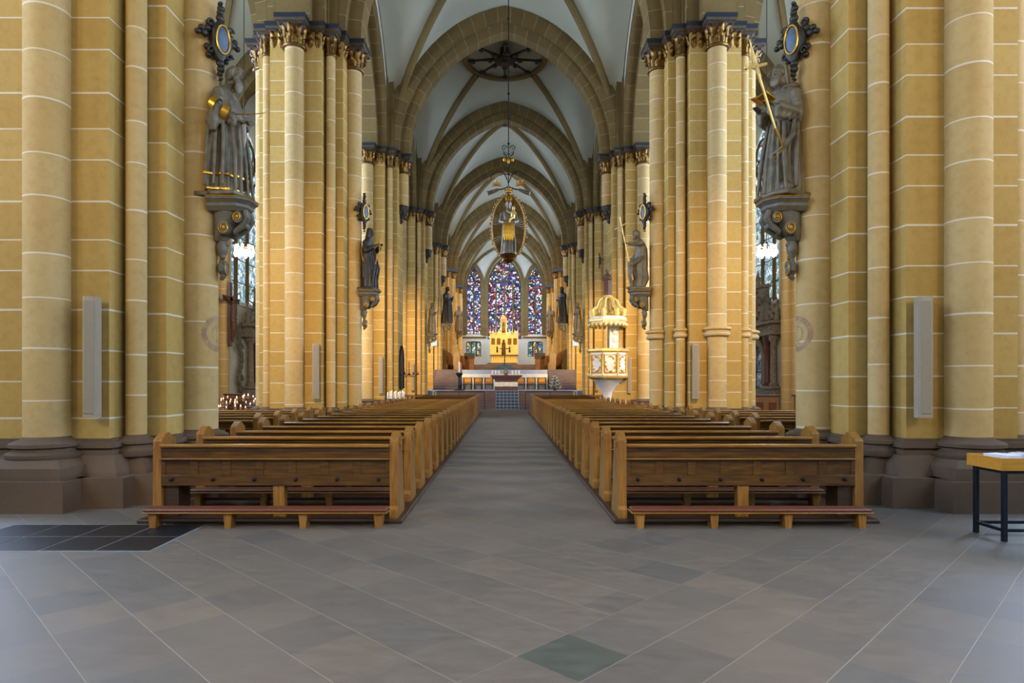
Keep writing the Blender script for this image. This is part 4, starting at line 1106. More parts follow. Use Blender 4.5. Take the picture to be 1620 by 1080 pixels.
# ------------------------------------------------------------------ sanctuary
STEP = 1.02/6
m, nz = MB(), MB()
r = empty('sanctuary_steps', (0,36,0), 0, 'purple brown steps across the nave up to the altar platform', 'steps')
for i in range(6):
    y = i*.32; z = (i+1)*STEP
    m.box(-4.0, 4.0, y, 2.0, z-STEP, z-.02); nz.bbox(-4.01, 4.01, y-.02, y+.32, z-.02, z, .004)
m.build('risers', M['steps'], r, 0); nz.build('treads', M['steps'], r, 0)
b = MB(); b.box(-4.01,4.01,1.55,1.64,1.02,1.026); b.build('top_nosing', M['nosing'], r, 0)
rn = MB(); jn = MB()
for i in range(6):
    y = i*.32; z = (i+1)*STEP
    bk = MB() if i == 0 else bk; bk.box(-.52, .80, y-.03, y-.02, z-STEP+.0, z); bk.box(-.52,.80,y-.03,y+.3,z,z+.004)
    for k in range(6):
        x0 = -.50+k*.215+(.1 if i % 2 else 0)*0; rn.bbox(x0, x0+.19, y-.04, y-.022, z-STEP+.02, z-.012, .002); rn.bbox(x0, x0+.19, y+.0, y+.29, z+.0, z+.008, .001)
bk.build('tile_bed', M['nosing'], r, 0); rr = rn.build('tile_strip', M['blue_tile'], r, 0); rr['label'] = 'dark blue tiled strip up the middle of the steps'
m = MB(); m.box(-5.2, 5.2, 37.95, 47, 0, 1.02); struct(m, 'platform_floor', M['nosing'], 0)
# upper choir
m = MB(); m.box(-5.2, 5.2, 44.6, EAST, 1.02, 2.4); struct(m, 'choir_floor', M['steps'], 0)
for s in (-1, 1):
    r = empty('choir_side_steps', (s*3.85, 41.8, 1.02), 0, 'purple brown side steps rising to the choir on the %s' % side[s], 'steps')
    m = MB()
    for i in range(8):
        z = 1.38/8*(i+1); m.box(-.85, .85, i*.35, 2.79, z-1.38/8, z-.02); n_ = MB() if i == 0 else n_; n_.bbox(-.86, .86, i*.35-.02, i*.35+.35, z-.025, z, .004)
    m.build('risers', M['steps'], r, 0); n_.build('treads', M['tread'], r, 0)
r = empty('sedilia_wall', (0,43.9,1.02), 0, 'low white topped wall behind the altar with light wooden seats', 'wall bench')
m = MB(); m.bbox(-2.95, 2.95, .1, .6, 0, 1.36, .01); m.build('back_wall', M['nosing'], r, 0)
m = MB(); m.bbox(-2.95, 2.95, -.25, .12, .82, 1.06, .02); m.build('white_ledge', M['marble'], r)
for k in range(9):
    x = -2.9+k*.725
    m = MB(); m.bbox(x-.05, x+.05, -.22, .1, 0, .82, .01); m.build('white_post', M['marble'], r)
for k in range(8):
    if k in (3,4): continue
    x = -2.9+k*.725+.3625
    c = empty('sanctuary_chair', (x, 43.55, 1.02), 0, 'light wooden chair against the white ledge, %s %s of the altar' % ({0:'farthest',1:'middle one',2:'nearest',5:'nearest',6:'middle one',7:'farthest'}[k], 'left' if k < 4 else 'right'), 'chair', 'chairs behind the altar')
    m = MB(); m.bbox(-.27,.27,-.22,.2,.42,.46,.01); m.build('seat', M['beech'], c)
    m = MB(); m.bbox(-.27,.27,.16,.2,.5,.80,.01); m.build('backrest', M['beech'], c)
    for a_ in (-.24,.24):
        for b_ in (-.19,.18):
            m = MB(); m.bbox(a_-.02,a_+.02,b_-.02,b_+.02,0,.42 if b_ < 0 else .8,.004); m.build('leg', M['iron'], c)
# altar
ax = CAMX+(801-CX)*39.7/F
r = empty('altar_table', (ax,39.7,1.02), 0, 'red brown stone altar with white carved band, block shaped, at the head of the steps', 'altar')
m = MB(); m.bbox(-.72,.72,-.4,.4,0,.24,.01); m.build('base', M['redmarble'], r)
m = MB(); m.bbox(-.70,.70,-.38,.38,.24,.52,.01)
m.tube([(-.68,-.385,.38),(-.35,-.39,.38)], .05, 8); m.tube([(.35,-.39,.38),(.68,-.385,.38)], .05, 8); m.ell((0,-.38,.38), (.2,.05,.14)); m.build('carved_band', M['marble'], r)
m = MB(); m.rings([[(-x,-y,z),(x,-y,z),(x,y,z),(-x,y,z)] for x,y,z in ((.70,.38,.52),(.70,.38,.64),(.92,.5,.84),(.98,.52,.86),(.98,.52,.94))]); m.build('mensa', M['redmarble'], r, 0)
for i, x in enumerate((-.86,-.66,-.46,.38,.58,.78)):
    c = empty('altar_candle', (ax+x,39.7,1.96), 0, 'thick white candle on the altar, %s on its %s side' % (('outermost','middle','innermost')[i if i < 3 else 5-i], 'left' if i < 3 else 'right'), 'candle', 'thick candles on the altar')
    m = MB(); m.lathe([(.055,0),(.06,.01),(.06,.28),(.05,.295),(.01,.29)], (0,0,0), 14); m.build('wax', M['wax'], c)
    m = MB(); m.tube([(0,0,.285),(0,0,.32)], .004, 5); m.build('wick', M['iron'], c)
r = empty('altar_medallion', (ax-.02,39.7,1.96), 0, 'round pale ornament standing among the altar candles', 'ornament')
m = MB(); m.lathe([(.16,0),(.17,.02),(.1,.04),(.05,.07)], (0,0,0), 16); m.ell((0,0,.2), (.17,.05,.17), n=20, m=12); m.ell((0,0,.4),(.03,.03,.04)); m.build('disc', M['silver'], r)
m = MB(); m.tube([(.13*math.cos(2*PI*i/20),-.045,.2+.13*math.sin(2*PI*i/20)) for i in range(21)], .01, 6); m.ell((0,-.05,.18),(.03,.02,.06)); m.build('gilt_rim', M['gold'], r)
# paschal stand
p = at(726.5, 615, 39.2)
r = empty('paschal_stand', (p.x,39.2,1.02), 0, 'black wrought stand on a round foot left of the altar', 'candle stand')
m = MB(); m.lathe([(.32,0),(.33,.03),(.2,.06),(.08,.1),(.07,.3),(.09,.33),(.07,.36),(.06,.8),(.11,.86),(.12,.95),(.2,1.0),(.2,1.08),(.09,1.1)], (0,0,0), 18); m.build('stand', M['iron'], r)
m = MB(); m.lathe([(.04,1.08),(.04,1.75),(.03,1.77)], (0,0,0), 12); m.build('candle', M['wax'], r)
for j in range(8):
    a = j*PI/4
    m = MB(); m.spiral((.16*math.cos(a),.16*math.sin(a),.95), .08, 1.2, .014, 'y' if j % 2 else 'x'); m.build('scroll', M['iron'], r)
# flowers
p = at(878, 616, 38.8)
r = empty('flower_arrangement', (p.x,38.8,1.02), 0, 'pyramid of white flowers in a vase right of the altar', 'flowers')
m = MB(); m.lathe([(.1,0),(.11,.02),(.07,.06),(.12,.16),(.13,.2)], (0,0,0), 14); m.build('vase', M['corpus'], r)
fl, lf = MB(), MB(); rnd = random.Random(4)
for i in range(80):
    z = .15+.75*(i/80)**.9; R = .36*(1-(z-.15)/.8)**.8+.03; a = i*2.4
    q = (R*math.cos(a)*(1 if i % 3 else .7), R*math.sin(a)*(1 if i % 3 else .7), z)
    if i % 3 != 1:
        for k in range(5): fl.ell((q[0]+.025*math.cos(k*1.26), q[1]+.025*math.sin(k*1.26), q[2]), (.026,.026,.02), n=6, m=4)
    lf.tube([(q[0]*.3,q[1]*.3,z-.1),(q[0]*1.05,q[1]*1.05,z-.02),(q[0]*1.25,q[1]*1.25,z+.03)], [.015,.035,.004], 5, .3)
fl.build('blossoms', M['flower'], r); lf.build('foliage', M['green'], r)
# communion rail
for s in (-1, 1):
    r = empty('altar_rail', (0,35.75,0), 0, 'thin black iron rail in front of the steps on the %s' % side[s], 'railing')
    xs = [1.15, 2.55, 3.95]
    for x in xs:
        m = MB(); m.lathe([(.06,0),(.06,.02),(.018,.03),(.018,.98)], (s*x,0,0), 8); m.build('post', M['iron'], r)
    m = MB(); m.tube([(s*xs[0],0,.98),(s*xs[-1],0,.98)], .02, 8); m.build('handrail', M['iron'], r)
# steps and podium of the high altar
r = empty('high_altar_steps', (-.1,58.5,2.4), 0, 'broad purple steps below the golden high altar', 'steps'); m = MB()
for i in range(5): m.bbox(-3.2, 3.2, i*.4, 6, i*.16, (i+1)*.16, .01)
for i in range(3): m.bbox(-2.0+i*.15, 1.7-i*.15, 8+i*.35, 14, .0 if i == 0 else .8+(i-1)*.13+.0, .93+i*.13, .01)
m.build('steps', M['steps'], r, 0)
bx = CAMX+(798.5-CX)*57/F
r = empty('blue_draped_lectern', (bx,57.2,2.4), 0, 'dark teal draped block on the axis in front of the high altar', 'draped block')
m = MB(); m.rings([[(a*(x+.012*math.sin(j*9)), b*y, z) for j,(a,b) in enumerate(((-1,-1),(-.5,-1.03),(0,-1),(.5,-1.03),(1,-1),(1,1),(-1,1)))] for x,y,z in ((.85,.4,0),(.75,.36,.4),(.6,.3,.62),(.58,.28,.66))]); m.build('cloth', M['blue_tile'], r, 20)
m = MB(); m.lathe([(.3,0),(.25,.06),(.05,.1),(.04,.8)], (0,0,.66), 10); m.box(-.04,.04,-.03,.03,1.3,2.7); m.box(-.45,.45,-.03,.03,2.1,2.18); m.build('cross', M['bronze_dark'], r)
# retable
rx = CAMX+(797.5-CX)*70/F
r = empty('golden_retable', (rx,70,3.6), 0, 'golden gothic winged retable with gables and central tower under the east window', 'altarpiece')
m = MB(); m.bbox(-1.5,1.5,-.1,.25,.9,2.95,.02); m.build('shrine', M['gold_pale'], r)
m = MB(); m.bbox(-1.5,1.5,-.1,.25,0,.9,.02)
for i in range(13): x = -1.38+i*.23; m.lathe([(.05,0),(.03,.08),(.03,.66),(.05,.72)], (x,-.16,.06), 8)
m.build('predella', M['gold_pale'], r)
m = MB(); m.bbox(-1.55,1.55,-.5,.0,.86,.94,.01); m.build('altar_slab', M['wood_dark'], r)
for i in range(5):
    x = -1.2+i*.6; pn = MB()
    if i != 2: pn.bbox(x-.2,x+.2,-.13,-.08,2.05,2.75,.01); pn.build('relief_panel', M['gold_cap'], r)
    g = MB(); g.prism([(x-.29,2.95),(x+.29,2.95),(x,3.7 if i != 2 else 3.2)], -.12, -.02, 'y'); g.spiral((x,-.14,3.13), .12, 1.0, .02, 'y'); g.build('gable', M['gold_pale'], r)
for i in range(6):
    x = -1.5+i*.6; g = MB(); g.bbox(x-.05,x+.05,-.2,-.05,.94,3.4,.01); g.lathe([(.08,3.4),(.03,3.6),(.02,4.0),(.04,4.03),(.001,4.15)], (x,-.12,0), 8); g.build('pinnacle', M['gold_pale'], r)
g = MB(); g.bbox(-.38,-.28,-.25,.2,.94,4.9,.01); g.bbox(.18,.28,-.25,.2,.94,4.9,.01); g.bbox(-.38,.28,.0,.2,.94,4.9,.01); g.prism([(-.4,4.8),(.3,4.8),(.3,4.9),(-.05,5.3),(-.4,4.9)], -.27, .2, 'y'); g.build('tower', M['gold_pale'], r)
g = MB(); g.lathe([(.15,3.4),(.17,3.5),(.12,4.0),(.14,4.25),(.05,4.33),(.09,4.42),(.07,4.52),(.01,4.56)], (-.05,-.15,0), 14); g.build('tower_figure', M['gold_cap'], r)
g = MB(); g.lathe([(.2,.95),(.24,1.1),(.17,1.8),(.2,2.2),(.07,2.32),(.11,2.45),(.09,2.6),(.01,2.64)], (-.05,-.3,0), 16); g.build('central_figure', M['gold_cap'], r)
for x in (-.75,.6):
    g = MB(); g.lathe([(.09,1.2),(.11,1.3),(.07,1.6),(.09,1.75),(.03,1.8),(.05,1.86),(.01,1.92)], (x,-.16,0), 12); g.build('relief_figure', M['bronze_dark'], r)
SPOTS.append(('retable_spotlight', (rx,64.5,9.5), (rx,70,5.5), 420, (1,.86,.55), 40))
# stalls
for s in (-1, 1):
    for row, (xx, hh) in enumerate(((4.75,1.35),(3.7,1.15))):
        r = empty('choir_stall', (s*xx,47.3,2.4), 0, '%s row of carved wooden choir stalls on the %s' % (('rear','front')[row], side[s]), 'choir stall', 'choir stalls')
        m = MB(); m.bbox(-.04 if s < 0 else -.04,.04,0,6.7,0,hh,.02); m.build('back', M['wood_mid'], r)
        a, b = (0.04,.45) if s < 0 else (-.45,-.04)
        m = MB(); m.bbox(a,b,0,6.7,.42,.47,.01); m.build('seat_board', M['wood_mid'], r)
        for j in range(6):
            m = MB(); y = j*1.3
            pr = [(-.08,0),(.5,0),(.5,.5),(.38,.62),(.4,hh-.15),(.3,hh+.1),(.1,hh+.18),(-.08,hh)]
            pr = [(q[0]*(-s), q[1]) for q in pr]; pr = pr if s < 0 else pr[::-1]
            m.prism(pr, y-.05, y+.05, 'y'); m.tube([(-s*.18,y-.06,hh+.14),(-s*.18,y+.06,hh+.14)], .11, 12)
            m.build('stall_end', M['wood_v'], r, 20)
    # ambo-like desks
    r = empty('choir_desk', (s*2.75,50,2.4), 0, 'tall dark wooden desk standing alone on the choir floor at %s' % side[s], 'desk')
    m = MB(); m.bbox(-.35,.35,-.3,.3,0,1.0,.02); m.build('body', M['wood_mid'], r)
    m = MB(); m.prism([(-.35,1.0),(.4,1.0),(.4,1.06),(-.35,1.4)], -.4, .4, 'x'); m.build('sloping_top', M['wood_dark'], r, 0)
    m = MB(); a, b = sorted((s*5.21, s*4.72)); m.box(a, b, PY[5]-1.25, PY[5]-1.19, 4.05, 4.42)
    tag(m.build('pale_panel', M['signblue'], None, 0), 'small pale blue panel on the %s pier beside the sanctuary steps' % side[s], 'panel')

# ------------------------------------------------------------------ pulpit
pxc = CAMX+(961-CX)*26.3/F
r = empty('pulpit', (pxc,26.3,0), 0, 'white and gold baroque pulpit on the third right pier', 'pulpit')
def octa(R, z, n=8): return [(R*math.cos(PI/8+2*PI*i/n), R*math.sin(PI/8+2*PI*i/n), z) for i in range(n)]
m = MB(); m.rings([octa(.6,1.62), octa(.84,1.70), octa(.86,1.76), octa(.78,1.8)]); m.build('floor_moulding', M['gold_pale'], r, 0)
m = MB(); m.rings([octa(.78,1.8), octa(.78,2.72)]); m.build('parapet', M['marble'], r, 0)
for i in range(8):
    a = 2*PI*(i+.5)/8+PI/8; d = .78*math.cos(PI/8)+.01; g = MB(); sx_, sy_ = -math.sin(a), math.cos(a)
    def Q(u, z, k=0): return (math.cos(a)*(d+k)+sx_*u, math.sin(a)*(d+k)+sy_*u, z)
    g.tube([Q(-.24,1.9),Q(.24,1.9),Q(.24,2.62),Q(-.24,2.62),Q(-.24,1.9)], .03, 6)
    rn_ = random.Random(i)
    for k in range(26):
        t = rn_.random()*2*PI; g.ell(Q(.19*math.cos(t), 2.26+.3*math.sin(t), .01), (.035,.035,.035), n=7, m=5)
    g.build('gilt_panel', M['gold'], r)
    b = MB(); c = octa(.79, 0)[i]; b.lathe([(.05,1.8),(.035,1.85),(.035,2.6),(.055,2.7)], (c[0],c[1],0), 8); b.build('corner_column', M['gold_pale'], r)
m = MB(); m.rings([octa(.80,2.72), octa(.88,2.78), octa(.88,2.86), octa(.82,2.88)]); m.build('top_moulding', M['gold_pale'], r, 0)
m = MB(); m.lathe([(.28,0),(.3,.1),(.2,.2),(.17,.9),(.22,1.1),(.34,1.3),(.5,1.5),(.62,1.62)], (0,0,0), 20)
for i in range(10): m.spiral((.36*math.cos(i*.628), .36*math.sin(i*.628), 1.42), .1, 1.2, .03, 'y')
m.build('support', M['marble'], r)
m = MB(); m.bbox(.0,.95,.0,.3,0,1.62,.02); m.bbox(.12,.83,-.02,.02,.3,1.4,.02); m.build('stair_wall', M['stone'], r, 0)
m = MB(); m.bbox(.15,.62,.35,.5,2.8,3.95,.02)
for z in (3.0,3.3,3.6): m.ell((.38,.33,z), (.14,.05,.12))
m.build('back_panel', M['marble'], r)
m = MB(); m.rings([octa(.72,3.86), octa(.78,3.95), octa(.80,4.12), octa(.70,4.2)]); m.build('canopy', M['marble'], r, 0)
g = MB()
for i in range(24): a = 2*PI*i/24; g.ell((.76*math.cos(a),.76*math.sin(a),3.85), (.07,.07,.09), n=8, m=6)
g.rings([octa(.79,3.97), octa(.83,4.0), octa(.83,4.05), octa(.79,4.08)])
for i in range(8):
    a = 2*PI*i/8+PI/8; P_ = lambda R, z: (R*math.cos(a), R*math.sin(a), z)
    g.tube([P_(.68,4.2),P_(.72,4.45),P_(.5,4.6),P_(.4,4.85),P_(.18,5.0)], [.08,.09,.07,.06,.05], 8); g.ell(P_(.68,4.42), (.1,.1,.14)); g.ell(P_(.45,4.35), (.1,.1,.14))
g.lathe([(.22,4.95),(.25,5.0),(.2,5.08)], (0,0,0), 14); g.build('gilt_crown', M['gold_pale'], r)
rz_ = far_statue((pxc,26.3,5.08), -PI/2-.5, 'small brown statue standing on the pulpit canopy', 'corpus', 1.4, .62, vox=.02)
sh = empty('cartouche', (pxc-.15,27.5,6.75), PI, 'small oval cartouche above the pulpit statue on the third right pier', 'cartouche'); cartouche(sh, .6)
# plaque on third left pier
r = empty('pointed_plaque', (-4.53,27.65,0), 0, 'tall dark pointed plaque on the third left pier', 'plaque')
P_ = [(-.42,1.25),(.42,1.25),(.42,2.5),(.3,2.85),(0,3.1),(-.3,2.85),(-.42,2.5)]
m = MB(); m.prism(P_, .0, .06, 'x'); m.build('board', M['bronze_dark'], r, 0)
m = MB(); m.tube([(.07,y,z) for y,z in P_+[P_[0]]], .03, 6); m.build('frame', M['iron'], r)
# ------------------------------------------------------------------ column loudspeakers
for s in (-1, 1):
    for k in (1,2,3,4):
        r = empty('column_loudspeaker', (s*5.11, PY[k]-1.33, 1.07), math.radians(-7*s), 'slim grey column loudspeaker on the %s pier %s from the camera' % (side[s], ORD[k-1]), 'loudspeaker', 'column loudspeakers on the piers')
        m = MB(); m.prism([(-.085,-.05),(-.05,-.075),(.05,-.075),(.085,-.05),(.085,.05),(-.085,.05)], 0, 1.48); m.build('housing', M['speaker'], r, 20)
        m = MB(); m.bbox(-.06,.06,-.083,-.07,.05,1.43,.004); m.build('grille', M['speaker_mesh'] if 'speaker_mesh' in M else M['speaker'], r)
        for z in (.25,1.2):
            m = MB(); m.bbox(-.03,.03,.045,.155,z,z+.06,.004); m.build('bracket', M['steel'], r)
# medallions painted on nearest nave shafts
for s in (-1, 1):
    N = 24; rings = []
    def patch(R0, R1, off):
        m = MB(); rr = []
        for R_ in (R0, R1):
            rr.append([])
            for i in range(N+1):
                a = 2*PI*i/N; y = R_*math.sin(a); z = 2.2+R_*math.cos(a); th = y/.25
                rr[-1].append((s*(PX-1.276)-s*(.25+off)*math.cos(th), PY[1]-(.25+off)*math.sin(th), z))
        for i in range(N): m.add([rr[0][i],rr[0][i+1],rr[1][i+1],rr[1][i]], [(0,1,2,3) if s > 0 else (3,2,1,0)])
        return m
    r = empty('consecration_medallion', (0,0,0), 0, 'faded reddish round medallion on the shaft of the nearest %s pier' % side[s], 'medallion')
    patch(.19, .26, .003).build('outer_band', M['medal'], r); patch(.001, .19, .002).build('centre', M['medal2'], r); patch(.10,.115,.004).build('inner_ring', M['medal'], r)
# black slabs in the floor
for i in range(4):
    for j in range(2):
        x = -5.20+.50*i; y = 5.68+.52*j
        m = MB(); m.bbox(x+.008, x+.492, y+.008, y+.512, -.02, .006, .002)
        struct(m, 'floor_slab', M['slab'], 0)
m = MB(); m.box(-5.22,-3.18,5.66,6.74,-.01,.003); struct(m, 'floor_slab_joint', M['slabjoint'], 0)
# leaflet table
r = empty('leaflet_table', (4.62,5.98,0), 0, 'beech tray table on dark steel legs at the right edge', 'table')
for (x,y) in ((.06,.05),(.06,.41),(1.1,.05),(1.1,.41)):
    m = MB(); m.bbox(x-.02,x+.02,y-.02,y+.02,0,.67,.003); m.build('leg', M['steel'], r)
for z in (.09,.64):
    m = MB()
    m.bbox(.06,1.1,.035,.065,z,z+.03,.002); m.bbox(.06,1.1,.395,.425,z,z+.03,.002); m.bbox(.045,.075,.05,.41,z,z+.03,.002); m.bbox(1.085,1.115,.05,.41,z,z+.03,.002)
    m.build('frame', M['steel'], r)
m = MB(); m.bbox(.0,1.2,0,.02,.672,.79,.003); m.bbox(.0,1.2,.44,.46,.672,.79,.003); m.bbox(0,.02,.02,.44,.672,.79,.003); m.bbox(1.18,1.2,.02,.44,.672,.79,.003); m.bbox(.02,1.18,.02,.44,.672,.69,.002)
for i in range(4): m.box(-.002,.022,-.002,.022,.678+i*.027,.692+i*.027)
m.build('tray', M['beech'], r)
for i,(x,y,a,mt,lb) in enumerate(((.22,.28,.3,'paper','white leaflet lying at the left end of the tray table'),(.45,.26,.5,'paper','stack of white booklets with a dark stripe on the tray table'),(.85,.24,.0,'steel','black folder on the tray table at the picture edge'))):
    m = MB(); h = (.11,.12,.14)[i]; m.bbox(-.09,.09,-.12,.12,0,h,.003)
    if i == 1: m.cur = 1; m.bbox(-.02,.02,-.125,.125,.0,h+.003,.001)
    o = m.build(('leaflet','booklet_stack','folder')[i], M[mt], None, 30, mats=[M['iron']] if i == 1 else None); o.location = (4.62+x,5.98+y,.69); o.rotation_euler = (0,0,a); tag(o, lb, ('leaflet','booklets','folder')[i])
# chandeliers in the aisles
for s in (-1, 1):
    p = at(386 if s < 0 else 1213, 400, 22.7)
    r = empty('hanging_lamp', (p.x,22.7,p.z), 0, 'lit ring of glass lamps hanging in the %s aisle' % side[s], 'hanging lamp')
    m = MB(); m.tube([(0,0,.35),(0,0,10.2)], .012, 6); m.build('suspension_rod', M['iron'], r)
    m = MB(); m.tube([(.28*math.cos(2*PI*i/24),.28*math.sin(2*PI*i/24),.12) for i in range(25)], .02, 8); m.lathe([(.02,.4),(.05,.36),(.04,.2),(.02,.1)], (0,0,0), 10)
    for i in range(4): a = i*PI/2+.4; m.tube([(0,0,.3),(.28*math.cos(a),.28*math.sin(a),.12)], .01, 6)
    m.build('ring', M['iron'], r)
    for i in range(8):
        a = 2*PI*i/8+.2; c = (.28*math.cos(a), .28*math.sin(a), 0)
        m = MB(); m.lathe([(.04,.0),(.055,.03),(.05,.22),(.06,.26),(.05,.27)], c, 10); m.build('glass', M['lampglass'], r)
        m = MB(); m.lathe([(.02,-.14),(.05,-.1),(.06,-.02),(.03,.0)], c, 10); m.build('bulb', M['bulb'], r)
# candle rack in the left aisle
r = empty('votive_rack', (-9.35,21.6,0), 0, 'tiered black iron votive rack behind the pews in the left aisle', 'candle rack')
for i in range(5):
    m = MB(); m.bbox(-.75,.75,i*.16,i*.16+.13,.55+i*.09,.57+i*.09,.004); m.build('tier', M['iron'], r)
for x in (-.7,.7):
    for y in (.05,.7):
        m = MB(); m.bbox(x-.02,x+.02,y-.02,y+.02,0,.56+y*.5,.003); m.build('leg', M['iron'], r)
m = MB()
for k in range(9): x = -.7+k*.175; m.prism([(-.3,.40),(0.0,.54),(0,.57),(-.3,.43)], x-.03, x+.03, 'x')
m.build('candle_trough', M['beech'], r)
rnd = random.Random(9); proto_c = None
for i in range(5):
    for k in range(11):
        if rnd.random() < .42: continue
        x = -.68+k*.136+rnd.uniform(-.05,.05); y = i*.16+.065+rnd.uniform(-.02,.02); sc_ = rnd.uniform(.8,1.8)
        if proto_c is None:
            o = proto_c = empty('votive_candle')
            m = MB(); m.lathe([(.03,0),(.038,.01),(.04,.07),(.037,.072),(.034,.03)], (0,0,0), 10); m.build('cup', M['redglass'], o)
            m = MB(); m.lathe([(.001,.075),(.013,.085),(.012,.10),(.001,.13)], (0,0,0), 8); m.build('flame', M['flame'], o)
        else: o = copy_tree(proto_c)
        o.scale = (1,1,sc_); o.location = (-9.35+x, 21.6+y, .571+i*.09); tag(o, 'small lit votive candle in a reddish cup on the left aisle rack', 'candle', 'votive candles on the left aisle rack')
# candle tray by the third left pier
r = empty('candle_tray', (-4.25,25.1,0), 0, 'black tray of short white candles beyond the left pews, before the third pier', 'candle rack')
m = MB(); m.bbox(-.42,.36,-.15,.15,.82,.86,.005); m.build('tray', M['iron'], r)
for x in (-.35,.3): 
    for y in (-.1,.1): m = MB(); m.bbox(x-.015,x+.015,y-.015,y+.015,0,.82,.002); m.build('leg', M['iron'], r)
for i in range(9):
    o = empty('white_candle', (-4.25-.36+i*.08,25.1+(.05 if i % 2 else -.05),.86), 0, 'short white candle on the black tray beyond the left pews', 'candle', 'white candles on the black tray')
    m = MB(); h = .2+.08*((i*37) % 5)/5; m.lathe([(.026,0),(.028,h),(.005,h+.01)], (0,0,0), 10); m.build('wax', M['wax'], o)
    m = MB(); m.lathe([(.001,h+.01),(.01,h+.03),(.001,h+.07)], (0,0,0), 6); m.build('flame', M['flame'], o)
p = at(646,590,26.0)
r = empty('wall_candelabrum', (p.x,26.2,1.86), 0, 'wrought iron branched candle arm beside the plaque on the third left pier', 'candelabrum')
m = MB(); m.tube([(0,.2,0),(0,0,-.02),(0,0,.5)], .015, 6)
for i in range(5):
    x = -.36+i*.18; m.tube([(0,0,0),(x*.5,0,-.14),(x,0,-.02)], .014, 6); m.lathe([(.05,-.02),(.06,0),(.02,.02),(.015,.08)], (x,0,0), 8)
m.build('arms', M['iron'], r)

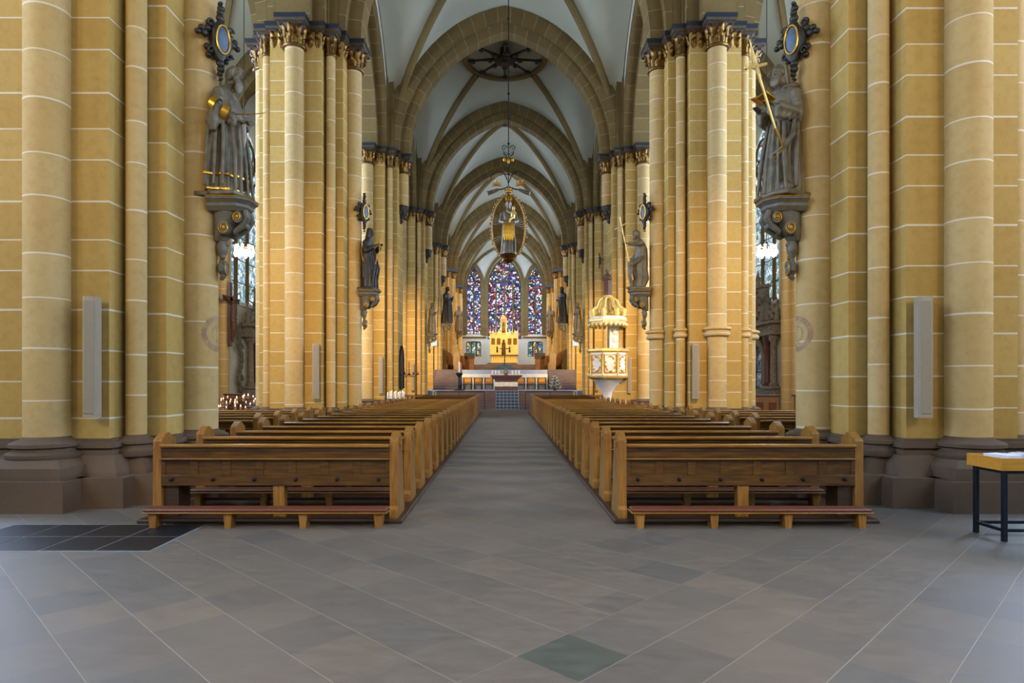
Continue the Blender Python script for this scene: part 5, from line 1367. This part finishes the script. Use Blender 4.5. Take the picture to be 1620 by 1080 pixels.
# ------------------------------------------------------------------ baroque altars against the aisle walls
def side_altar(s):
    r = empty('side_altar', (s*12.55, 32.5 if s < 0 else 30.9, 0), 0 if s < 0 else PI, 'dark carved baroque altar against the %s aisle wall' % side[s], 'side altar')
    # local +x into the church, local y along the wall
    m = MB(); m.bbox(.0,.5,-2.3,2.3,0,1.2,.03); m.bbox(0,.62,-2.35,-1.1,1.2,1.35,.02); m.bbox(0,.62,1.1,2.35,1.2,1.35,.02); m.build('pedestal', M['altarstone'], r, 20)
    for y in (-1.9,-1.2,1.2,1.9):
        m = MB(); m.lathe([(.2,1.35),(.22,1.42),(.15,1.5),(.15,2.2),(.13,3.3),(.16,3.35),(.22,3.6),(.22,3.66)], (.35,y,0), 20)
        for i in range(8): m.ell((.35+.17*math.cos(i*PI/4), y+.17*math.sin(i*PI/4), 3.5), (.06,.06,.1))
        m.build('column', M['redmarble'] if abs(y) < 1.5 else M['altarstone'], r)
    m = MB(); m.bbox(.0,.62,-2.3,2.3,3.66,3.85,.02); m.bbox(0,.55,-2.2,2.2,3.85,4.15,.02); m.bbox(0,.75,-2.4,2.4,4.15,4.3,.03)
    for i in range(13): m.ell((.56,-2.0+i*.333,4.0), (.05,.09,.08))
    m.build('entablature', M['altarstone'], r, 25)
    m = MB(); archband(m, .75, .85, 1.05, 1.2, .1, .45, 'x', 0, 10, 2.5)
    for q in (-1,1): m.box(.1,.45,q*.75,q*1.05,0.0,2.5)
    m.build('portal_arch', M['greystone'], r, 25)
    m = MB(); m.add([(.06,-.78,0),(.06,.78,0),(.06,.78,2.6),(.06,0,3.35),(.06,-.78,2.6)], [(0,1,2,3,4)]); m.build('lit_opening', M['portal_glow'], r, 0)  # glowing sheet stands in for the lit space behind the gate
    m = MB()
    for i in range(9): y = -.7+i*.175; m.tube([(.15,y,0),(.15,y,3.2-abs(y)*.9)], .014, 5)
    for z in (.8,1.6,2.4): m.tube([(.15,-.75,z),(.15,.75,z)], .016, 5)
    for i in range(8):
        for z in (1.2,2.0): m.spiral((.15,-.61+i*.175,z), .07, 1.2, .01, 'x')
    m.build('iron_gate', M['iron'], r)
    for q in (-1,1):
        m = MB()
        for j in range(12):
            z = 1.2+j*.27; m.ell((.12, q*(2.5+.16*math.sin(j*.9)), z), (.08,.17,.18), n=10, m=7)
        m.spiral((.15,q*2.6,1.6), .3, 1.4, .07, 'x'); m.spiral((.15,q*2.55,3.1), .25, 1.4, .06, 'x'); m.build('scroll_wing', M['greystone'], r)
        m = MB(); m.spiral((.4,q*1.7,4.65), .38, 1.5, .1, 'x', 0, q); m.tube([(.35,q*2.1,4.4),(.4,q*1.5,4.8),(.35,q*.9,5.2)], [.14,.12,.08], 8); m.lathe([(.12,4.3),(.14,4.4),(.07,4.55),(.13,4.75),(.05,4.9),(.02,5.3),(.001,5.5)], (.35,q*2.25,0), 10); m.build('broken_pediment', M['altarstone'], r)
    m = MB(); m.bbox(.05,.5,-.85,.85,4.3,4.45,.02); m.bbox(.05,.4,-.75,.75,4.45,6.0,.03); m.tube([(.4,.45*math.cos(2*PI*i/24),5.2+.62*math.sin(2*PI*i/24)) for i in range(25)], .09, 8); m.bbox(0,.5,-.85,.85,6.0,6.15,.03); m.build('upper_niche', M['altarstone'], r, 20)
    m = MB(); m.ell((.41,0,5.2), (.04,.4,.56), n=20, m=12); m.build('oval_relief', M['redpaint'], r)
    m = MB(); m.lathe([(.12,4.95),(.14,5.1),(.1,5.3),(.13,5.42),(.05,5.5),(.08,5.58),(.01,5.68)], (.46,0,0), 12)
    for i in range(12): a = i*PI/6; m.ell((.47,.5*math.cos(a),5.2+.68*math.sin(a)), (.05,.07,.07), n=8, m=6)
    m.build('gilt_ornament', M['gold_cap'], r)
    m = MB(); m.lathe([(.16,6.15),(.1,6.3),(.14,6.5),(.05,6.7),(.001,7.0)], (.3,0,0), 12); m.build('finial', M['altarstone'], r)
    for q in (-1, 1):
        f = MB(); f.M = Matrix.Translation((.45,q*1.45,4.35)) @ Matrix.Rotation(.5*q,4,'Z') @ Matrix.Diagonal((.75,.75,.75,1))
        robe(f, ROBE, 2+q, 20, 40); head(f, (.05,0,1.63), 0, .1, 0, 1); arm(f, (0,-.2,1.31), (.1,-.3,1.2), (.3,-.25,1.4), .07); arm(f, (0,.2,1.31), (.06,.27,1.06), (.26,.1,1.2), .07)
        for w_ in (-1,1): f.tube([(-.1,w_*.12,1.3),(-.2,w_*.4,1.5),(-.2,w_*.55,1.2),(-.15,w_*.45,.9)], [.08,.09,.07,.02], 8, .5)
        finish(f, 'angel_figure', M['greystone'], r, .024)
    return r
M['portal_glow'] = leaded('portal_glow_sheet', ['c8d8e8','90a8c0','e0e8f0','607890','405060','b0c0d0'], 7, .5, 'yz', 2, .04)
for s in (-1, 1): side_altar(s)
# crucifix on the left aisle respond
r = empty('wall_crucifix', (-11.85,27.5,4.35), 0, 'brown wooden crucifix with carved corpus on the left aisle wall', 'crucifix')
m = MB(); m.bbox(-.06,.06,-.11,.11,-1.3,1.45,.01); m.bbox(-.06,.06,-.85,.85,.62,.84,.01); m.build('cross', M['corpus'], r)
m = MB(); m.M = Matrix.Translation((.12,0,0))
m.ell((.06,0,.78),(.09,.085,.12)); m.tube([(.03,0,.66),(.02,0,.5),(.04,.01,.2),(.03,.02,.0),(.02,.02,-.12)], [.06,.15,.13,.12,.13], 14)
for q in (-1,1):
    m.tube([(.0,q*.13,.55),(-.01,q*.45,.68),(-.03,q*.75,.78)], [.055,.045,.03], 10); hand(m, (-.03,q*.75,.78), (0,q,.25), (1,0,0), 1.0, .4)
    m.tube([(.03,q*.08,-.1),(.10,q*.07,-.5),(.0,q*.03,-.95),(.03,0,-1.1)], [.09,.07,.045,.035], 10)
for i in range(8): m.ell((.07+.03*math.cos(i), .11*math.sin(i*.8), -.1-.02*i), (.07,.05,.06))
finish(m, 'corpus', M['skin'] if False else M['corpus'], r, .02)
m = MB(); m.bbox(-12.56,-12.48,28.15,28.75,0,2.6,.02); struct(m, 'door_1', M['wood_mid'])
# wooden fronts in the aisles
for s in (-1, 1):
    for j, (xa, xb) in enumerate(((8.15,9.0),(9.5,10.3))):
        if s < 0 and j == 0: continue
        a, b = sorted((s*xa, s*xb)); Y0 = 21.0 if s > 0 else 23.4
        r = empty('prayer_desk', ((a+b)/2,Y0,0), 0, 'panelled brown wooden prayer desk in the %s aisle, %s one' % (side[s], 'inner' if j == 0 else 'outer'), 'desk')
        w_ = (b-a)/2
        m = MB(); m.bbox(-w_,w_,0,.05,0,1.05,.01); m.build('board', M['wood_mid'], r)
        for q in (-.5,.5): m = MB(); m.bbox(q*w_-.3*w_,q*w_+.3*w_,-.02,.0,.25,.85,.01); m.build('raised_panel', M['wood'], r)
        m = MB(); m.bbox(-w_-.03,w_+.03,-.04,.16,1.05,1.1,.01); m.build('top_rail', M['wood_dark'], r)
# ------------------------------------------------------------------ camera, world, lamps
cam = bpy.data.cameras.new('camera'); co = bpy.data.objects.new('camera', cam); COL.objects.link(co)
co.location = (CAMX,0,H); co.rotation_euler = (PI/2,0,0)
cam.sensor_fit = 'HORIZONTAL'; cam.sensor_width = 36; cam.lens = 36*F/1620
cam.shift_x = (810-CX)/1620; cam.shift_y = (HY-540)/1620
cam.clip_end = 300; cam.clip_start = .05
scn.camera = co
w = bpy.data.worlds.new('world'); scn.world = w; w.use_nodes = True
w.node_tree.nodes['Background'].inputs[0].default_value = (.6,.7,.85,1); w.node_tree.nodes['Background'].inputs[1].default_value = .5
def area(name, loc, tgt, sx, sy, power, col, spread=180):
    l = bpy.data.lights.new(name, 'AREA'); l.shape = 'RECTANGLE'; l.size = sx; l.size_y = sy; l.energy = power; l.color = col
    l.spread = math.radians(spread)
    o = bpy.data.objects.new(name, l); COL.objects.link(o); o.location = loc
    o.rotation_euler = (Vector(tgt)-Vector(loc)).to_track_quat('-Z','Y').to_euler(); return o
def spot(name, loc, tgt, power, col, ang=60, blend=.8, r=.15):
    l = bpy.data.lights.new(name, 'SPOT'); l.energy = power; l.color = col; l.spot_size = math.radians(ang); l.spot_blend = blend; l.shadow_soft_size = r
    o = bpy.data.objects.new(name, l); COL.objects.link(o); o.location = loc
    o.rotation_euler = (Vector(tgt)-Vector(loc)).to_track_quat('-Z','Y').to_euler(); return o
WARM = (1,.69,.32); COOL = (.80,.92,1.0)
for s in (-1, 1):
    for k in range(1, 5):
        # floodlights fixed to the back of each pier, washing the next pier
        spot('pier_floodlight', (s*5.3, ys[k]+1.9, 4.6), (s*5.3, ys[k+1]-1.0, 3.2), (1150, 1600, 2200, 2600)[k-1], WARM, 80, 1.0)
for y in (50, 60):
    for s in (-1,1): spot('choir_fill_spot', (s*4.3, y-3, 10.2), (s*-3.5, y+4, 4), 2600, WARM, 100)  # added fill spots without fixtures, warming the dark choir
for s in (-1, 1):      # the lit lamps in the aisles
    l = bpy.data.lights.new('aisle_lamp', 'POINT'); l.energy = 260; l.color = (1,.85,.68); l.shadow_soft_size = .3
    o = bpy.data.objects.new('aisle_lamp', l); COL.objects.link(o); o.location = (s*9.35, 22.7, 5.75)
spot('west_gallery_lamp', (.2,-4.5,8.5), (-.6,2.2,0), 3000, (1,.76,.50), 52, .3, .2)
for s in (-1, 1):      # lamps of the west bay: pendant lamps in the aisles, floodlights on the gallery
    spot('west_aisle_lamp', (s*9.0,-2.0,6.6), (s*5.2,8.2,5.8), 1000, (1,.70,.30), 62, .5, .15)
    spot('west_gallery_flood', (s*.8,-4.0,7.5), (s*5.0,8.6,7.2), 750, (1,.72,.34), 44, .6, .12)
for a_ in SPOTS: spot(*a_)
vs = scn.view_settings
vs.view_transform = 'Standard'; vs.look = 'None'; vs.gamma = 1; vs.use_curve_mapping = False; vs.exposure = -0.1
scn.cycles.use_denoising = True
scn.cycles.max_bounces = 6; scn.cycles.diffuse_bounces = 2; scn.cycles.sample_clamp_indirect = 6
